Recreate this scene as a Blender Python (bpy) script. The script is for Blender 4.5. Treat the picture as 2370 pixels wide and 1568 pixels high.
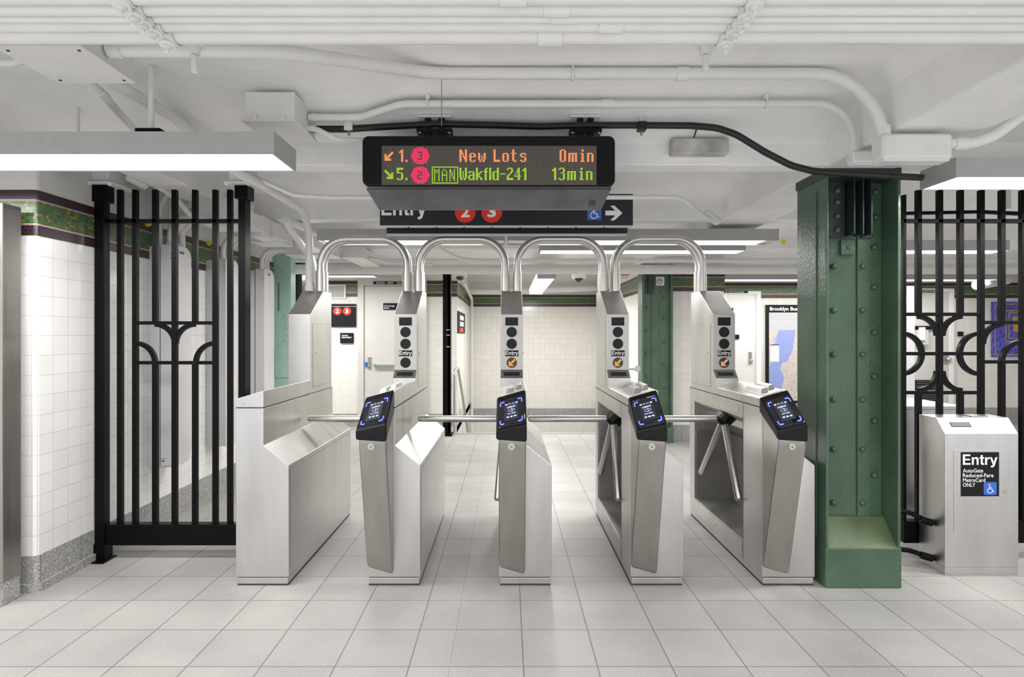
import bpy, math, random
from mathutils import Vector, Matrix
random.seed(4)
for o in list(bpy.data.objects): bpy.data.objects.remove(o)
SC = bpy.context.scene
COL = SC.collection
F, CX, CY, H = 1377.0, 1174.0, 775.0, 1.367

# ---------------- camera, world, exposure ----------------
cam_d = bpy.data.cameras.new('camera'); cam = bpy.data.objects.new('camera', cam_d); COL.objects.link(cam)
cam.location = (0, 0, H); cam.rotation_euler = (math.pi/2, 0, 0)
cam_d.sensor_width = 36; cam_d.lens = F/2370*36
cam_d.shift_x = (1185-CX)/2370; cam_d.shift_y = -(784-CY)/2370
cam_d.clip_start = .02; cam_d.clip_end = 100
SC.camera = cam
w = bpy.data.worlds.new('world'); SC.world = w; w.use_nodes = True
w.node_tree.nodes['Background'].inputs[0].default_value = (1, 1, 1.02, 1)
w.node_tree.nodes['Background'].inputs[1].default_value = 1.0
vs = SC.view_settings
vs.view_transform = 'Standard'; vs.look = 'None'; vs.gamma = 1; vs.exposure = 0.32; vs.use_curve_mapping = False
LAMP_W = 15.0      # watts per metre of lamp

def at(u, v, Y):   # photograph coordinate at depth Y -> metres
    return Vector(((u-CX)*Y/F, Y, H-(v-CY)*Y/F))
def xu(u, Y): return (u-CX)*Y/F
def zv(v, Y): return H-(v-CY)*Y/F

# ---------------- materials ----------------
def nmat(name):
    m = bpy.data.materials.new(name); m.use_nodes = True
    nt = m.node_tree; return m, nt, nt.nodes['Principled BSDF'], nt.nodes, nt.links
def simple(name, col, rough=.5, metal=0, noise=0, nscale=20, bump=0, bscale=60, coat=0, stretch=None):
    m, nt, b, N, L = nmat(name)
    b.inputs['Base Color'].default_value = (*col, 1); b.inputs['Roughness'].default_value = rough
    b.inputs['Metallic'].default_value = metal; b.inputs['Coat Weight'].default_value = coat
    g = N.new('ShaderNodeNewGeometry'); vec = g.outputs['Position']
    if stretch:
        mp = N.new('ShaderNodeMapping'); mp.inputs['Scale'].default_value = stretch
        L.new(vec, mp.inputs[0]); vec = mp.outputs[0]
    if noise:
        n = N.new('ShaderNodeTexNoise'); n.inputs['Scale'].default_value = nscale; n.inputs['Detail'].default_value = 5
        L.new(vec, n.inputs['Vector'])
        r = N.new('ShaderNodeMapRange'); r.inputs['From Min'].default_value = .3; r.inputs['From Max'].default_value = .7
        r.inputs['To Min'].default_value = 1-noise; r.inputs['To Max'].default_value = 1+noise*.4
        L.new(n.outputs['Fac'], r.inputs['Value'])
        mx = N.new('ShaderNodeVectorMath'); mx.operation = 'SCALE'; mx.inputs[0].default_value = col
        L.new(r.outputs[0], mx.inputs['Scale']); L.new(mx.outputs[0], b.inputs['Base Color'])
        r2 = N.new('ShaderNodeMapRange'); r2.inputs['To Min'].default_value = rough*.8; r2.inputs['To Max'].default_value = min(1, rough*1.3)
        L.new(n.outputs['Fac'], r2.inputs['Value']); L.new(r2.outputs[0], b.inputs['Roughness'])
    if bump:
        n = N.new('ShaderNodeTexNoise'); n.inputs['Scale'].default_value = bscale; n.inputs['Detail'].default_value = 4
        L.new(vec, n.inputs['Vector'])
        bp = N.new('ShaderNodeBump'); bp.inputs['Strength'].default_value = bump; bp.inputs['Distance'].default_value = .004
        L.new(n.outputs['Fac'], bp.inputs['Height']); L.new(bp.outputs[0], b.inputs['Normal'])
    return m
def emit(name, col, s, base=(.02, .02, .02)):
    m, nt, b, N, L = nmat(name)
    b.inputs['Base Color'].default_value = (*base, 1)
    b.inputs['Emission Color'].default_value = (*col, 1); b.inputs['Emission Strength'].default_value = s
    return m
M = {}
M['paint'] = simple('white_gloss_paint', (.78, .775, .755), .42, noise=.06, nscale=5, bump=.12, bscale=30)
M['conduit'] = simple('painted_conduit', (.75, .745, .725), .35, noise=.05, nscale=9, bump=.05, bscale=40)
M['ceiling'] = simple('ceiling_plaster', (.88, .875, .86), .42, noise=.09, nscale=3, bump=1.0, bscale=24)
M['steel'] = simple('brushed_stainless', (.63, .62, .605), .34, 1, noise=.12, nscale=7, bump=.05, bscale=30, stretch=(1, 1, .25))
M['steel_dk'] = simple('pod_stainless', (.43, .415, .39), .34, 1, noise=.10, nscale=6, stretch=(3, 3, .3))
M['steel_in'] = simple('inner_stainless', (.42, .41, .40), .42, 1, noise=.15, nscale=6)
M['face'] = simple('signal_face', (.50, .495, .475), .45, .7)
M['tube'] = simple('tube_stainless', (.60, .585, .56), .36, 1)
M['gap'] = simple('dark_gap', (.05, .05, .05), .8)
M['black'] = simple('black_enamel', (.002, .002, .0025), .36, bump=.15, bscale=80)
M['black'].node_tree.nodes['Principled BSDF'].inputs['Specular IOR Level'].default_value = .13
M['plastic'] = simple('black_plastic', (.006, .006, .007), .36)
M['plastic'].node_tree.nodes['Principled BSDF'].inputs['Specular IOR Level'].default_value = .2
M['glass'] = simple('black_glass', (.004, .004, .008), .06, coat=1)
M['screen'] = emit('reader_screen', (.006, .011, .055), .6)
M['blue'] = emit('blue_led', (.004, .006, 1.0), 3.5)
M['bluewhite'] = emit('blue_led_core', (.30, .36, 1.0), 2.6)
M['iconw'] = emit('icon_white', (.65, .8, 1), 1.1); M['icono'] = emit('icon_orange', (1, .35, .15), .8); M['iconb'] = emit('icon_blue', (.15, .35, 1), 1)
M['lens'] = simple('dark_lens', (.010, .010, .011), .4)
M['lens'].node_tree.nodes['Principled BSDF'].inputs['Specular IOR Level'].default_value = .25
M['lensg'] = simple('green_lens', (.02, .05, .02), .25)
M['arrow_o'] = emit('orange_arrow', (1, .26, .03), 1.0); M['arrow_r'] = emit('red_arrow', (1, .22, .12), 1.1)
M['lcd'] = simple('lcd_display', (.012, .02, .03), .15)
M['label'] = simple('label_black', (.008, .008, .010), .5)
M['label'].node_tree.nodes['Principled BSDF'].inputs['Specular IOR Level'].default_value = .2
M['signblk'] = simple('sign_black', (.010, .013, .018), .38)
M['white'] = simple('sign_white', (.82, .82, .80), .5)
M['red'] = simple('route_red', (.74, .035, .02), .45)
M['ada'] = simple('access_blue', (.03, .13, .55), .5)
M['green'] = simple('green_paint', (.070, .130, .083), .30, noise=.25, nscale=4, bump=.7, bscale=60)
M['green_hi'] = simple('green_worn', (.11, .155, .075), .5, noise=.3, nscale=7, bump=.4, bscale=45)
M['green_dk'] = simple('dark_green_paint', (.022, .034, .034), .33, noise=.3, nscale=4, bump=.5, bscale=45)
M['mint'] = simple('mint_paint', (.42, .64, .54), .4, bump=.3, bscale=30, noise=.1)
M['cable'] = simple('black_cable', (.010, .009, .010), .45)
M['greybox'] = simple('grey_steel_box', (.64, .63, .64), .42, noise=.06, nscale=5)
M['lampbody'] = simple('lamp_housing', (.42, .42, .415), .45, noise=.05)
M['lit'] = emit('lamp_light', (1, .99, .97), 5, (.8, .8, .8))
M['door'] = simple('door_paint', (.60, .58, .55), .45, noise=.05, nscale=3)
M['screw'] = simple('screw_metal', (.4, .4, .39), .35, 1)
M['yellow'] = simple('yellow_tag', (.80, .70, .03), .5)
M['base'] = None
M['amber'] = emit('led_orange', (1, .19, .06), 2.5); M['lgreen'] = emit('led_green', (.42, .85, .0), 1.25); M['pink'] = emit('led_red', (1, .004, .10), 1.7)
M['handle'] = simple('chrome', (.55, .55, .54), .3, 1)
M['bluekey'] = simple('blue_tag', (.02, .1, .6), .4)
M['redtag'] = simple('red_plate', (.7, .03, .02), .5)

def math_n(N, L, op, a, b=None, c=None):
    n = N.new('ShaderNodeMath'); n.operation = op
    for i, x in enumerate((a, b, c)):
        if x is None: continue
        if isinstance(x, (int, float)): n.inputs[i].default_value = x
        else: L.new(x, n.inputs[i])
    return n.outputs[0]
def mixc(N, L, fac, a, b):
    n = N.new('ShaderNodeMix'); n.data_type = 'RGBA'
    if isinstance(fac, (int, float)): n.inputs['Factor'].default_value = fac
    else: L.new(fac, n.inputs['Factor'])
    for k, x in ((6, a), (7, b)):
        if isinstance(x, tuple): n.inputs[k].default_value = (*x, 1)
        else: L.new(x, n.inputs[k])
    return n.outputs[2]
def wall_coords(N, L):
    """(horizontal, z) of a vertical wall whichever way it faces"""
    g = N.new('ShaderNodeNewGeometry'); s = N.new('ShaderNodeSeparateXYZ'); L.new(g.outputs['Position'], s.inputs[0])
    t = N.new('ShaderNodeSeparateXYZ'); L.new(g.outputs['True Normal'], t.inputs[0])
    side = math_n(N, L, 'GREATER_THAN', math_n(N, L, 'ABSOLUTE', t.outputs[0]), .6)
    hx = math_n(N, L, 'ADD', math_n(N, L, 'MULTIPLY', s.outputs[1], side), math_n(N, L, 'MULTIPLY', s.outputs[0], math_n(N, L, 'SUBTRACT', 1.0, side)))
    return hx, s.outputs[2], g
def brick(N, L, hx, z, w_, h_, mortar, off=0.0):
    c = N.new('ShaderNodeCombineXYZ'); L.new(hx, c.inputs[0]); L.new(z, c.inputs[1])
    b = N.new('ShaderNodeTexBrick'); b.offset = off; b.squash = 1; b.inputs['Scale'].default_value = 1
    b.inputs['Mortar Size'].default_value = mortar; b.inputs['Mortar Smooth'].default_value = .3
    b.inputs['Brick Width'].default_value = w_; b.inputs['Row Height'].default_value = h_
    L.new(c.outputs[0], b.inputs['Vector']); return b
def tile_mat(name, zsplit, tw=.1075, th=.1067, z0=1.895, x0=3.17, col=(.85, .84, .825), grout=(.60, .58, .56)):
    m, nt, b, N, L = nmat(name)
    hx, z, g = wall_coords(N, L)
    br = brick(N, L, math_n(N, L, 'ADD', hx, 50*tw-x0), math_n(N, L, 'ADD', z, 50*th-z0), tw, th, .0016)
    br.inputs['Color1'].default_value = (*col, 1); br.inputs['Color2'].default_value = (col[0]*.95, col[1]*.95, col[2]*.95, 1)
    br.inputs['Mortar'].default_value = (*grout, 1)
    up = math_n(N, L, 'GREATER_THAN', z, zsplit)
    L.new(mixc(N, L, up, br.outputs['Color'], (.66, .655, .63)), b.inputs['Base Color'])
    L.new(math_n(N, L, 'ADD', math_n(N, L, 'MULTIPLY', up, .35), .18), b.inputs['Roughness'])
    n = N.new('ShaderNodeTexNoise'); n.inputs['Scale'].default_value = 18; L.new(g.outputs['Position'], n.inputs['Vector'])
    hh = math_n(N, L, 'ADD', math_n(N, L, 'MULTIPLY', math_n(N, L, 'SUBTRACT', 1.0, br.outputs['Fac']), math_n(N, L, 'SUBTRACT', 1.0, up)),
                math_n(N, L, 'MULTIPLY', n.outputs['Fac'], math_n(N, L, 'MULTIPLY_ADD', up, 2.0, .25)))
    bp = N.new('ShaderNodeBump'); bp.inputs['Strength'].default_value = .5; bp.inputs['Distance'].default_value = .003
    L.new(hh, bp.inputs['Height']); L.new(bp.outputs[0], b.inputs['Normal'])
    return m
def mosaic_mat(name, z0, hgt, gold=(.27, .19, .05)):
    m, nt, b, N, L = nmat(name)
    hx, z, g = wall_coords(N, L)
    t = math_n(N, L, 'DIVIDE', math_n(N, L, 'SUBTRACT', z, z0), hgt)
    r = N.new('ShaderNodeValToRGB'); r.color_ramp.interpolation = 'CONSTANT'; L.new(t, r.inputs[0])
    br_, nv, gd, gr = (.045, .02, .014), (.03, .018, .09), (.62, .40, .22), (0, 0, 0)
    cr = r.color_ramp
    stops = [(0, br_), (.145, nv), (.22, gd), (.262, gr), (.752, gd), (.79, nv), (.862, br_)]
    while len(cr.elements) < len(stops): cr.elements.new(.5)
    for e, (p, c) in zip(cr.elements, stops): e.position = p; e.color = (*c, 1)
    isg = math_n(N, L, 'MULTIPLY', math_n(N, L, 'GREATER_THAN', t, .262), math_n(N, L, 'LESS_THAN', t, .752))
    bk = brick(N, L, math_n(N, L, 'ADD', hx, 40.0), math_n(N, L, 'ADD', z, 40.0), .023, .0169, .0009, .4)
    bk.inputs['Color1'].default_value = (0, 0, 0, 1); bk.inputs['Color2'].default_value = (1, 1, 1, 1); bk.inputs['Mortar'].default_value = (.5, .5, .5, 1)
    rr = N.new('ShaderNodeValToRGB'); rr.color_ramp.interpolation = 'CONSTANT'; L.new(bk.outputs['Color'], rr.inputs[0])
    gs = [(0, (.06, .14, .055)), (.2, (.045, .105, .05)), (.42, (.09, .18, .06)), (.60, (.06, .13, .05)), (.72, (.13, .16, .05)), (.86, gold), (.93, (.08, .17, .08))]
    while len(rr.color_ramp.elements) < len(gs): rr.color_ramp.elements.new(.5)
    for e, (p, c) in zip(rr.color_ramp.elements, gs): e.position = p; e.color = (*c, 1)
    c1 = mixc(N, L, isg, r.outputs[0], rr.outputs[0])
    c2 = mixc(N, L, bk.outputs['Fac'], c1, (.06, .04, .03))
    L.new(c2, b.inputs['Base Color']); b.inputs['Roughness'].default_value = .28; b.inputs['Specular IOR Level'].default_value = .6
    bp = N.new('ShaderNodeBump'); bp.inputs['Strength'].default_value = .5; bp.inputs['Distance'].default_value = .002; bp.invert = True
    L.new(bk.outputs['Fac'], bp.inputs['Height']); L.new(bp.outputs[0], b.inputs['Normal'])
    return m
def floor_mat():
    m, nt, b, N, L = nmat('floor_tiles')
    g = N.new('ShaderNodeNewGeometry'); s = N.new('ShaderNodeSeparateXYZ'); L.new(g.outputs['Position'], s.inputs[0])
    x = math_n(N, L, 'ADD', s.outputs[0], math_n(N, L, 'MULTIPLY', math_n(N, L, 'LESS_THAN', s.outputs[0], -.2373), .1657))
    T = .305
    bk = brick(N, L, math_n(N, L, 'ADD', x, 50*T-.0667), math_n(N, L, 'ADD', s.outputs[1], 50*T-2.448), T, T, .0028)
    bk.inputs['Color1'].default_value = (.39, .38, .367, 1); bk.inputs['Color2'].default_value = (.35, .34, .328, 1); bk.inputs['Mortar'].default_value = (.15, .145, .14, 1)
    n1 = N.new('ShaderNodeTexNoise'); n1.inputs['Scale'].default_value = 2.2; n1.inputs['Detail'].default_value = 6; L.new(g.outputs['Position'], n1.inputs['Vector'])
    n2 = N.new('ShaderNodeTexNoise'); n2.inputs['Scale'].default_value = 160; n2.inputs['Detail'].default_value = 3; L.new(g.outputs['Position'], n2.inputs['Vector'])
    k = math_n(N, L, 'ADD', math_n(N, L, 'MULTIPLY', n1.outputs['Fac'], .55), .73)
    spk = N.new('ShaderNodeMapRange'); spk.inputs['From Min'].default_value = .3; spk.inputs['From Max'].default_value = .7; spk.inputs['To Min'].default_value = .80; spk.inputs['To Max'].default_value = 1.10
    L.new(n2.outputs['Fac'], spk.inputs['Value'])
    v = N.new('ShaderNodeVectorMath'); v.operation = 'SCALE'; L.new(bk.outputs['Color'], v.inputs[0]); L.new(math_n(N, L, 'MULTIPLY', k, spk.outputs[0]), v.inputs['Scale'])
    L.new(v.outputs[0], b.inputs['Base Color'])
    L.new(math_n(N, L, 'ADD', math_n(N, L, 'MULTIPLY', n1.outputs['Fac'], .3), .32), b.inputs['Roughness'])
    bp = N.new('ShaderNodeBump'); bp.inputs['Strength'].default_value = .5; bp.inputs['Distance'].default_value = .003
    L.new(math_n(N, L, 'ADD', math_n(N, L, 'SUBTRACT', 1.0, bk.outputs['Fac']), math_n(N, L, 'MULTIPLY', n2.outputs['Fac'], .2)), bp.inputs['Height']); L.new(bp.outputs[0], b.inputs['Normal'])
    return m
def terrazzo_mat():
    m, nt, b, N, L = nmat('terrazzo_base')
    hx, z, g = wall_coords(N, L)
    v = N.new('ShaderNodeTexVoronoi'); v.inputs['Scale'].default_value = 190; L.new(g.outputs['Position'], v.inputs['Vector'])
    s = N.new('ShaderNodeSeparateColor'); L.new(v.outputs['Color'], s.inputs[0])
    sp = math_n(N, L, 'GREATER_THAN', s.outputs[0], .93); dk = math_n(N, L, 'LESS_THAN', s.outputs[0], .12)
    c = mixc(N, L, sp, (.34, .335, .325), (.62, .61, .59)); c = mixc(N, L, dk, c, (.18, .18, .175))
    j = brick(N, L, math_n(N, L, 'ADD', hx, 20.0), math_n(N, L, 'ADD', z, 20.0), .305, 8.0, .002)
    L.new(mixc(N, L, j.outputs['Fac'], c, (.08, .08, .08)), b.inputs['Base Color']); b.inputs['Roughness'].default_value = .45
    return m
def matrix_mat():      # unlit dot matrix of the display: dots with gaps
    m, nt, b, N, L = nmat('dot_matrix_panel')
    hx, z, g = wall_coords(N, L)
    fx = math_n(N, L, 'FRACT', math_n(N, L, 'DIVIDE', math_n(N, L, 'ADD', hx, 10.592), .00526))
    fz = math_n(N, L, 'FRACT', math_n(N, L, 'DIVIDE', math_n(N, L, 'ADD', z, 8.0), .00544))
    a = math_n(N, L, 'POWER', math_n(N, L, 'SUBTRACT', fx, .5), 2.0); c = math_n(N, L, 'POWER', math_n(N, L, 'SUBTRACT', fz, .5), 2.0)
    d = math_n(N, L, 'LESS_THAN', math_n(N, L, 'ADD', a, c), .13)
    L.new(mixc(N, L, d, (.008, .007, .006), (.22, .19, .155)), b.inputs['Base Color']); b.inputs['Roughness'].default_value = .5
    return m
def map_mat(x0, z0, wd, hg):
    m, nt, b, N, L = nmat('bus_map_paper')
    hx, z, g = wall_coords(N, L)
    s = math_n(N, L, 'DIVIDE', math_n(N, L, 'SUBTRACT', hx, x0), wd); t = math_n(N, L, 'DIVIDE', math_n(N, L, 'SUBTRACT', z, z0), hg)
    n = N.new('ShaderNodeTexNoise'); n.inputs['Scale'].default_value = 2.2; n.inputs['Detail'].default_value = 3; L.new(g.outputs['Position'], n.inputs['Vector'])
    # river band
    q = math_n(N, L, 'SUBTRACT', math_n(N, L, 'ADD', s, math_n(N, L, 'MULTIPLY', n.outputs['Fac'], .5)), math_n(N, L, 'MULTIPLY_ADD', t, .35, .22))
    land = math_n(N, L, 'GREATER_THAN', math_n(N, L, 'ABSOLUTE', math_n(N, L, 'SUBTRACT', q, .02)), .13)
    v = N.new('ShaderNodeTexVoronoi'); v.feature = 'DISTANCE_TO_EDGE'; v.inputs['Scale'].default_value = 42; L.new(g.outputs['Position'], v.inputs['Vector'])
    v2 = N.new('ShaderNodeTexVoronoi'); v2.feature = 'DISTANCE_TO_EDGE'; v2.inputs['Scale'].default_value = 15; L.new(g.outputs['Position'], v2.inputs['Vector'])
    c = mixc(N, L, math_n(N, L, 'LESS_THAN', v.outputs['Distance'], .05), (.62, .58, .48), (.36, .36, .40))
    c = mixc(N, L, math_n(N, L, 'LESS_THAN', v2.outputs['Distance'], .022), c, (.55, .28, .36))
    c = mixc(N, L, land, (.26, .32, .62), c)
    top = math_n(N, L, 'GREATER_THAN', t, .80)
    wv = math_n(N, L, 'LESS_THAN', math_n(N, L, 'FRACT', math_n(N, L, 'MULTIPLY', t, 60.0)), .35)
    c = mixc(N, L, top, c, mixc(N, L, wv, (.55, .55, .56), (.36, .36, .40)))
    L.new(c, b.inputs['Base Color']); b.inputs['Roughness'].default_value = .25
    return m
def art_mat():
    m, nt, b, N, L = nmat('blue_mosaic')
    g = N.new('ShaderNodeNewGeometry')
    v = N.new('ShaderNodeTexVoronoi'); v.inputs['Scale'].default_value = 60; L.new(g.outputs['Position'], v.inputs['Vector'])
    s = N.new('ShaderNodeSeparateColor'); L.new(v.outputs['Color'], s.inputs[0])
    r = N.new('ShaderNodeValToRGB'); L.new(s.outputs[0], r.inputs[0])
    r.color_ramp.elements[0].color = (.015, .015, .22, 1); r.color_ramp.elements[1].color = (.16, .16, .75, 1)
    L.new(r.outputs[0], b.inputs['Base Color']); b.inputs['Roughness'].default_value = .35
    return m
M['tile'] = tile_mat('wall_tiles', 1.99)
M['tile_deep'] = tile_mat('wall_tiles_deep', 2.03, z0=1.933, x0=0, tw=.107, col=(.80, .78, .73), grout=(.60, .57, .51))
M['mosaic'] = mosaic_mat('green_mosaic', 1.895, .241)
M['mosaic_far'] = mosaic_mat('green_mosaic_far', 1.933, .235, gold=(.18, .12, .03))
M['floor'] = floor_mat(); M['base'] = terrazzo_mat(); M['matrix'] = matrix_mat(); M['art'] = art_mat()
M['gold'] = simple('gold_mosaic', (.55, .36, .09), .35, noise=.4, nscale=30, bump=.5, bscale=50)

# ---------------- mesh builder ----------------
W = {}     # world matrix of roots
class MB:
    def __init__(s): s.v = []; s.f = []; s.s = []
    def add(s, vs, fs, smooth=False):
        o = len(s.v); s.v += [Vector(p) for p in vs]
        for i, f in enumerate(fs):
            s.f.append([o+k for k in f]); s.s.append(smooth if isinstance(smooth, bool) else smooth[i])
        return s
    def box(s, a, b):
        x0, y0, z0 = a; x1, y1, z1 = b
        x0, x1 = min(x0, x1), max(x0, x1); y0, y1 = min(y0, y1), max(y0, y1); z0, z1 = min(z0, z1), max(z0, z1)
        vs = [(x, y, z) for x in (x0, x1) for y in (y0, y1) for z in (z0, z1)]
        return s.add(vs, [(0, 1, 3, 2), (4, 6, 7, 5), (0, 4, 5, 1), (2, 3, 7, 6), (0, 2, 6, 4), (1, 5, 7, 3)])
    def loft(s, A, B, caps=True):
        n = len(A); vs = list(A)+list(B)
        fs = [(i, (i+1) % n, n+(i+1) % n, n+i) for i in range(n)]
        if caps: fs += [tuple(range(n-1, -1, -1)), tuple(range(n, 2*n))]
        return s.add(vs, fs)
    def prism(s, poly, axis, a, b, caps=True):
        def mk(p, t):
            return {'x': (t, p[0], p[1]), 'y': (p[0], t, p[1]), 'z': (p[0], p[1], t)}[axis]
        return s.loft([mk(p, a) for p in poly], [mk(p, b) for p in poly], caps)
    def tube(s, pts, r, n=14, fil=0, caps=True, fn=7):
        pts = [Vector(p) for p in pts]
        if fil: pts = fillet(pts, fil, fn)
        rs = r if isinstance(r, (list, tuple)) else [r]*len(pts)
        T = []
        for i in range(len(pts)):
            a = pts[max(0, i-1)]; b = pts[min(len(pts)-1, i+1)]; T.append((b-a).normalized())
        u = T[0].orthogonal().normalized(); vs = []
        for i, p in enumerate(pts):
            u = (u - T[i]*u.dot(T[i])).normalized(); w_ = T[i].cross(u)
            for k in range(n):
                a = 2*math.pi*k/n; vs.append(p+(u*math.cos(a)+w_*math.sin(a))*rs[i])
        fs = []; sm = []
        for i in range(len(pts)-1):
            for k in range(n):
                fs.append((i*n+k, i*n+(k+1) % n, (i+1)*n+(k+1) % n, (i+1)*n+k)); sm.append(True)
        if caps:
            b0 = len(vs); vs += vs[:n]+vs[(len(pts)-1)*n:len(pts)*n]
            fs.append(tuple(b0+k for k in range(n-1, -1, -1))); fs.append(tuple(b0+n+k for k in range(n))); sm += [False, False]
        return s.add(vs, fs, sm)
    def cyl(s, a, b, r, n=20): return s.tube([a, b], r, n)
    def dome(s, c, nrm, r, h=None, n=12, m=4):
        c = Vector(c); nrm = Vector(nrm).normalized(); u = nrm.orthogonal().normalized(); w_ = nrm.cross(u); h = h or r
        vs = []
        for j in range(m):
            t = j/m*math.pi/2
            for k in range(n):
                a = 2*math.pi*k/n; vs.append(c+(u*math.cos(a)+w_*math.sin(a))*r*math.cos(t)+nrm*h*math.sin(t))
        vs.append(c+nrm*h); fs = []
        for j in range(m-1):
            for k in range(n): fs.append((j*n+k, j*n+(k+1) % n, (j+1)*n+(k+1) % n, (j+1)*n+k))
        for k in range(n): fs.append(((m-1)*n+k, (m-1)*n+(k+1) % n, m*n))
        return s.add(vs, fs, True)
    def flat(s, pts): return s.add(pts, [tuple(range(len(pts)))])
    def build(s, name, mat, parent=None, bevel=0, seg=2, shade=False):
        me = bpy.data.meshes.new(name); me.from_pydata([tuple(v) for v in s.v], [], s.f); me.validate()
        for p, sm in zip(me.polygons, s.s): p.use_smooth = sm or shade
        bmf(me)
        me.materials.append(M[mat] if isinstance(mat, str) else mat)
        o = bpy.data.objects.new(name, me); COL.objects.link(o)
        if parent: adopt(o, parent)
        if bevel:
            md = o.modifiers.new('bevel', 'BEVEL'); md.width = bevel; md.segments = seg; md.limit_method = 'ANGLE'; md.angle_limit = math.radians(28); md.harden_normals = False
            if seg > 2:
                for p in me.polygons: p.use_smooth = True
                wn = o.modifiers.new('wn', 'WEIGHTED_NORMAL'); wn.keep_sharp = True
        return o
def bmf(me):
    import bmesh
    b = bmesh.new(); b.from_mesh(me); bmesh.ops.recalc_face_normals(b, faces=b.faces); b.to_mesh(me); b.free()
def adopt(o, parent):
    o.parent = parent; o.matrix_parent_inverse = W.get(parent.name, Matrix.Identity(4)).inverted()
def fillet(pts, r, n=7):
    out = [pts[0]]
    for i in range(1, len(pts)-1):
        p = pts[i]; a = pts[i-1]-p; b = pts[i+1]-p; la, lb = a.length, b.length; a.normalize(); b.normalize()
        th = math.pi-math.acos(max(-1, min(1, a.dot(b))))
        if th < .02: out.append(p); continue
        t = min(r*math.tan(th/2), la*(.97 if i == 1 else .49), lb*(.97 if i == len(pts)-2 else .49)); A = p+a*t; B = p+b*t; w_ = math.cos(th/2)
        for k in range(n+1):
            q = k/n; c0, c1, c2 = (1-q)**2, 2*w_*q*(1-q), q*q
            out.append((A*c0+p*c1+B*c2)/(c0+c1+c2))
    out.append(pts[-1]); return out
def tag(o, label, cat, group=None):
    o['label'] = label; o['category'] = cat
    if group: o['group'] = group
    return o
def thing(name, loc, label, cat, group=None):
    o = bpy.data.objects.new(name, None); COL.objects.link(o); o.location = loc; o.empty_display_size = .1
    W[o.name] = Matrix.Translation(Vector(loc)); tag(o, label, cat, group); return o
def struct(o): o['kind'] = 'structure'; return o
def sroot(name, loc):
    o = bpy.data.objects.new(name, None); COL.objects.link(o); o.location = loc; W[o.name] = Matrix.Translation(Vector(loc)); o['kind'] = 'structure'; return o
def lab(o, text): o['label'] = text; return o
def _arc(cx, cy, rx, ry, a0, a1, n=8): return [(cx+rx*math.cos(math.radians(a0+(a1-a0)*k/n)), cy+ry*math.sin(math.radians(a0+(a1-a0)*k/n))) for k in range(n+1)]
GROT = [(0, [(0, 0), (.50, 0), (.50, .12), (.14, .12), (.14, .31), (.46, .31), (.46, .42), (.14, .42), (.14, .60), (.49, .60), (.49, .72), (0, .72)]),
        (.58, [(0, 0), (.13, 0), (.13, .30)]+_arc(.22, .31, .09, .11, 180, 0)+[(.31, 0), (.44, 0), (.44, .34)]+_arc(.28, .36, .16, .175, 0, 115)+[(.13, .45), (.13, .52), (0, .52)]),
        (1.08, [(0, .42), (.08, .42), (.08, .11), (.10, .04), (.15, .0), (.30, 0), (.30, .105), (.24, .105), (.21, .13), (.21, .42), (.30, .42), (.30, .52), (.21, .52), (.21, .67), (.08, .67), (.08, .52), (0, .52)]),
        (1.44, [(0, 0), (.13, 0), (.13, .27), (.15, .35), (.20, .395), (.30, .405), (.30, .53), (.22, .52), (.17, .48), (.13, .42), (.13, .52), (0, .52)]),
        (1.75, [(0, .52), (.14, .52), (.25, .16), (.355, .52), (.49, .52), (.31, -.04), (.275, -.11), (.23, -.155), (.16, -.175), (.06, -.17), (.06, -.06), (.13, -.065), (.17, -.04), (.19, .01)])]
_tc = {}
_gv = []; _gf = []
for ox_, pl_ in GROT:
    _gf.append(tuple(range(len(_gv), len(_gv)+len(pl_)))); _gv += [(x+ox_, y) for x, y in pl_]
def text2d(s, bold=.02):
    key = (s, bold)
    if key in _tc: return _tc[key]
    cu = bpy.data.curves.new('t', 'FONT'); cu.body = s; cu.size = 1; cu.offset = bold; cu.resolution_u = 3; cu.fill_mode = 'FRONT'
    o = bpy.data.objects.new('t', cu); COL.objects.link(o)
    dg = bpy.context.evaluated_depsgraph_get(); me = bpy.data.meshes.new_from_object(o.evaluated_get(dg))
    vs = [(v.co.x, v.co.y) for v in me.vertices]; fs = [tuple(p.vertices) for p in me.polygons]
    bpy.data.objects.remove(o); bpy.data.curves.remove(cu); bpy.data.meshes.remove(me)
    _tc[key] = (vs, fs); return vs, fs
def text(mb, s, x0, x1, y0, y1, mp, bold=.02):
    """fit the glyphs' bounding box into x0..x1, y0..y1 of the flat map mp(x, y)"""
    vs, fs = (_gv, _gf) if s == 'Entry' else text2d(s, bold)
    ax, bx = min(v[0] for v in vs), max(v[0] for v in vs); ay, by = min(v[1] for v in vs), max(v[1] for v in vs)
    mb.add([mp(x0+(v[0]-ax)/(bx-ax)*(x1-x0), y0+(v[1]-ay)/(by-ay)*(y1-y0)) for v in vs], fs)
def disc(mb, cx, cy, r, mp, n=28, ry=None):
    mb.flat([mp(cx+r*math.cos(2*math.pi*k/n), cy+(ry or r)*math.sin(2*math.pi*k/n)) for k in range(n)])
def rect(mb, x0, x1, y0, y1, mp): mb.flat([mp(x0, y0), mp(x1, y0), mp(x1, y1), mp(x0, y1)])
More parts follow.
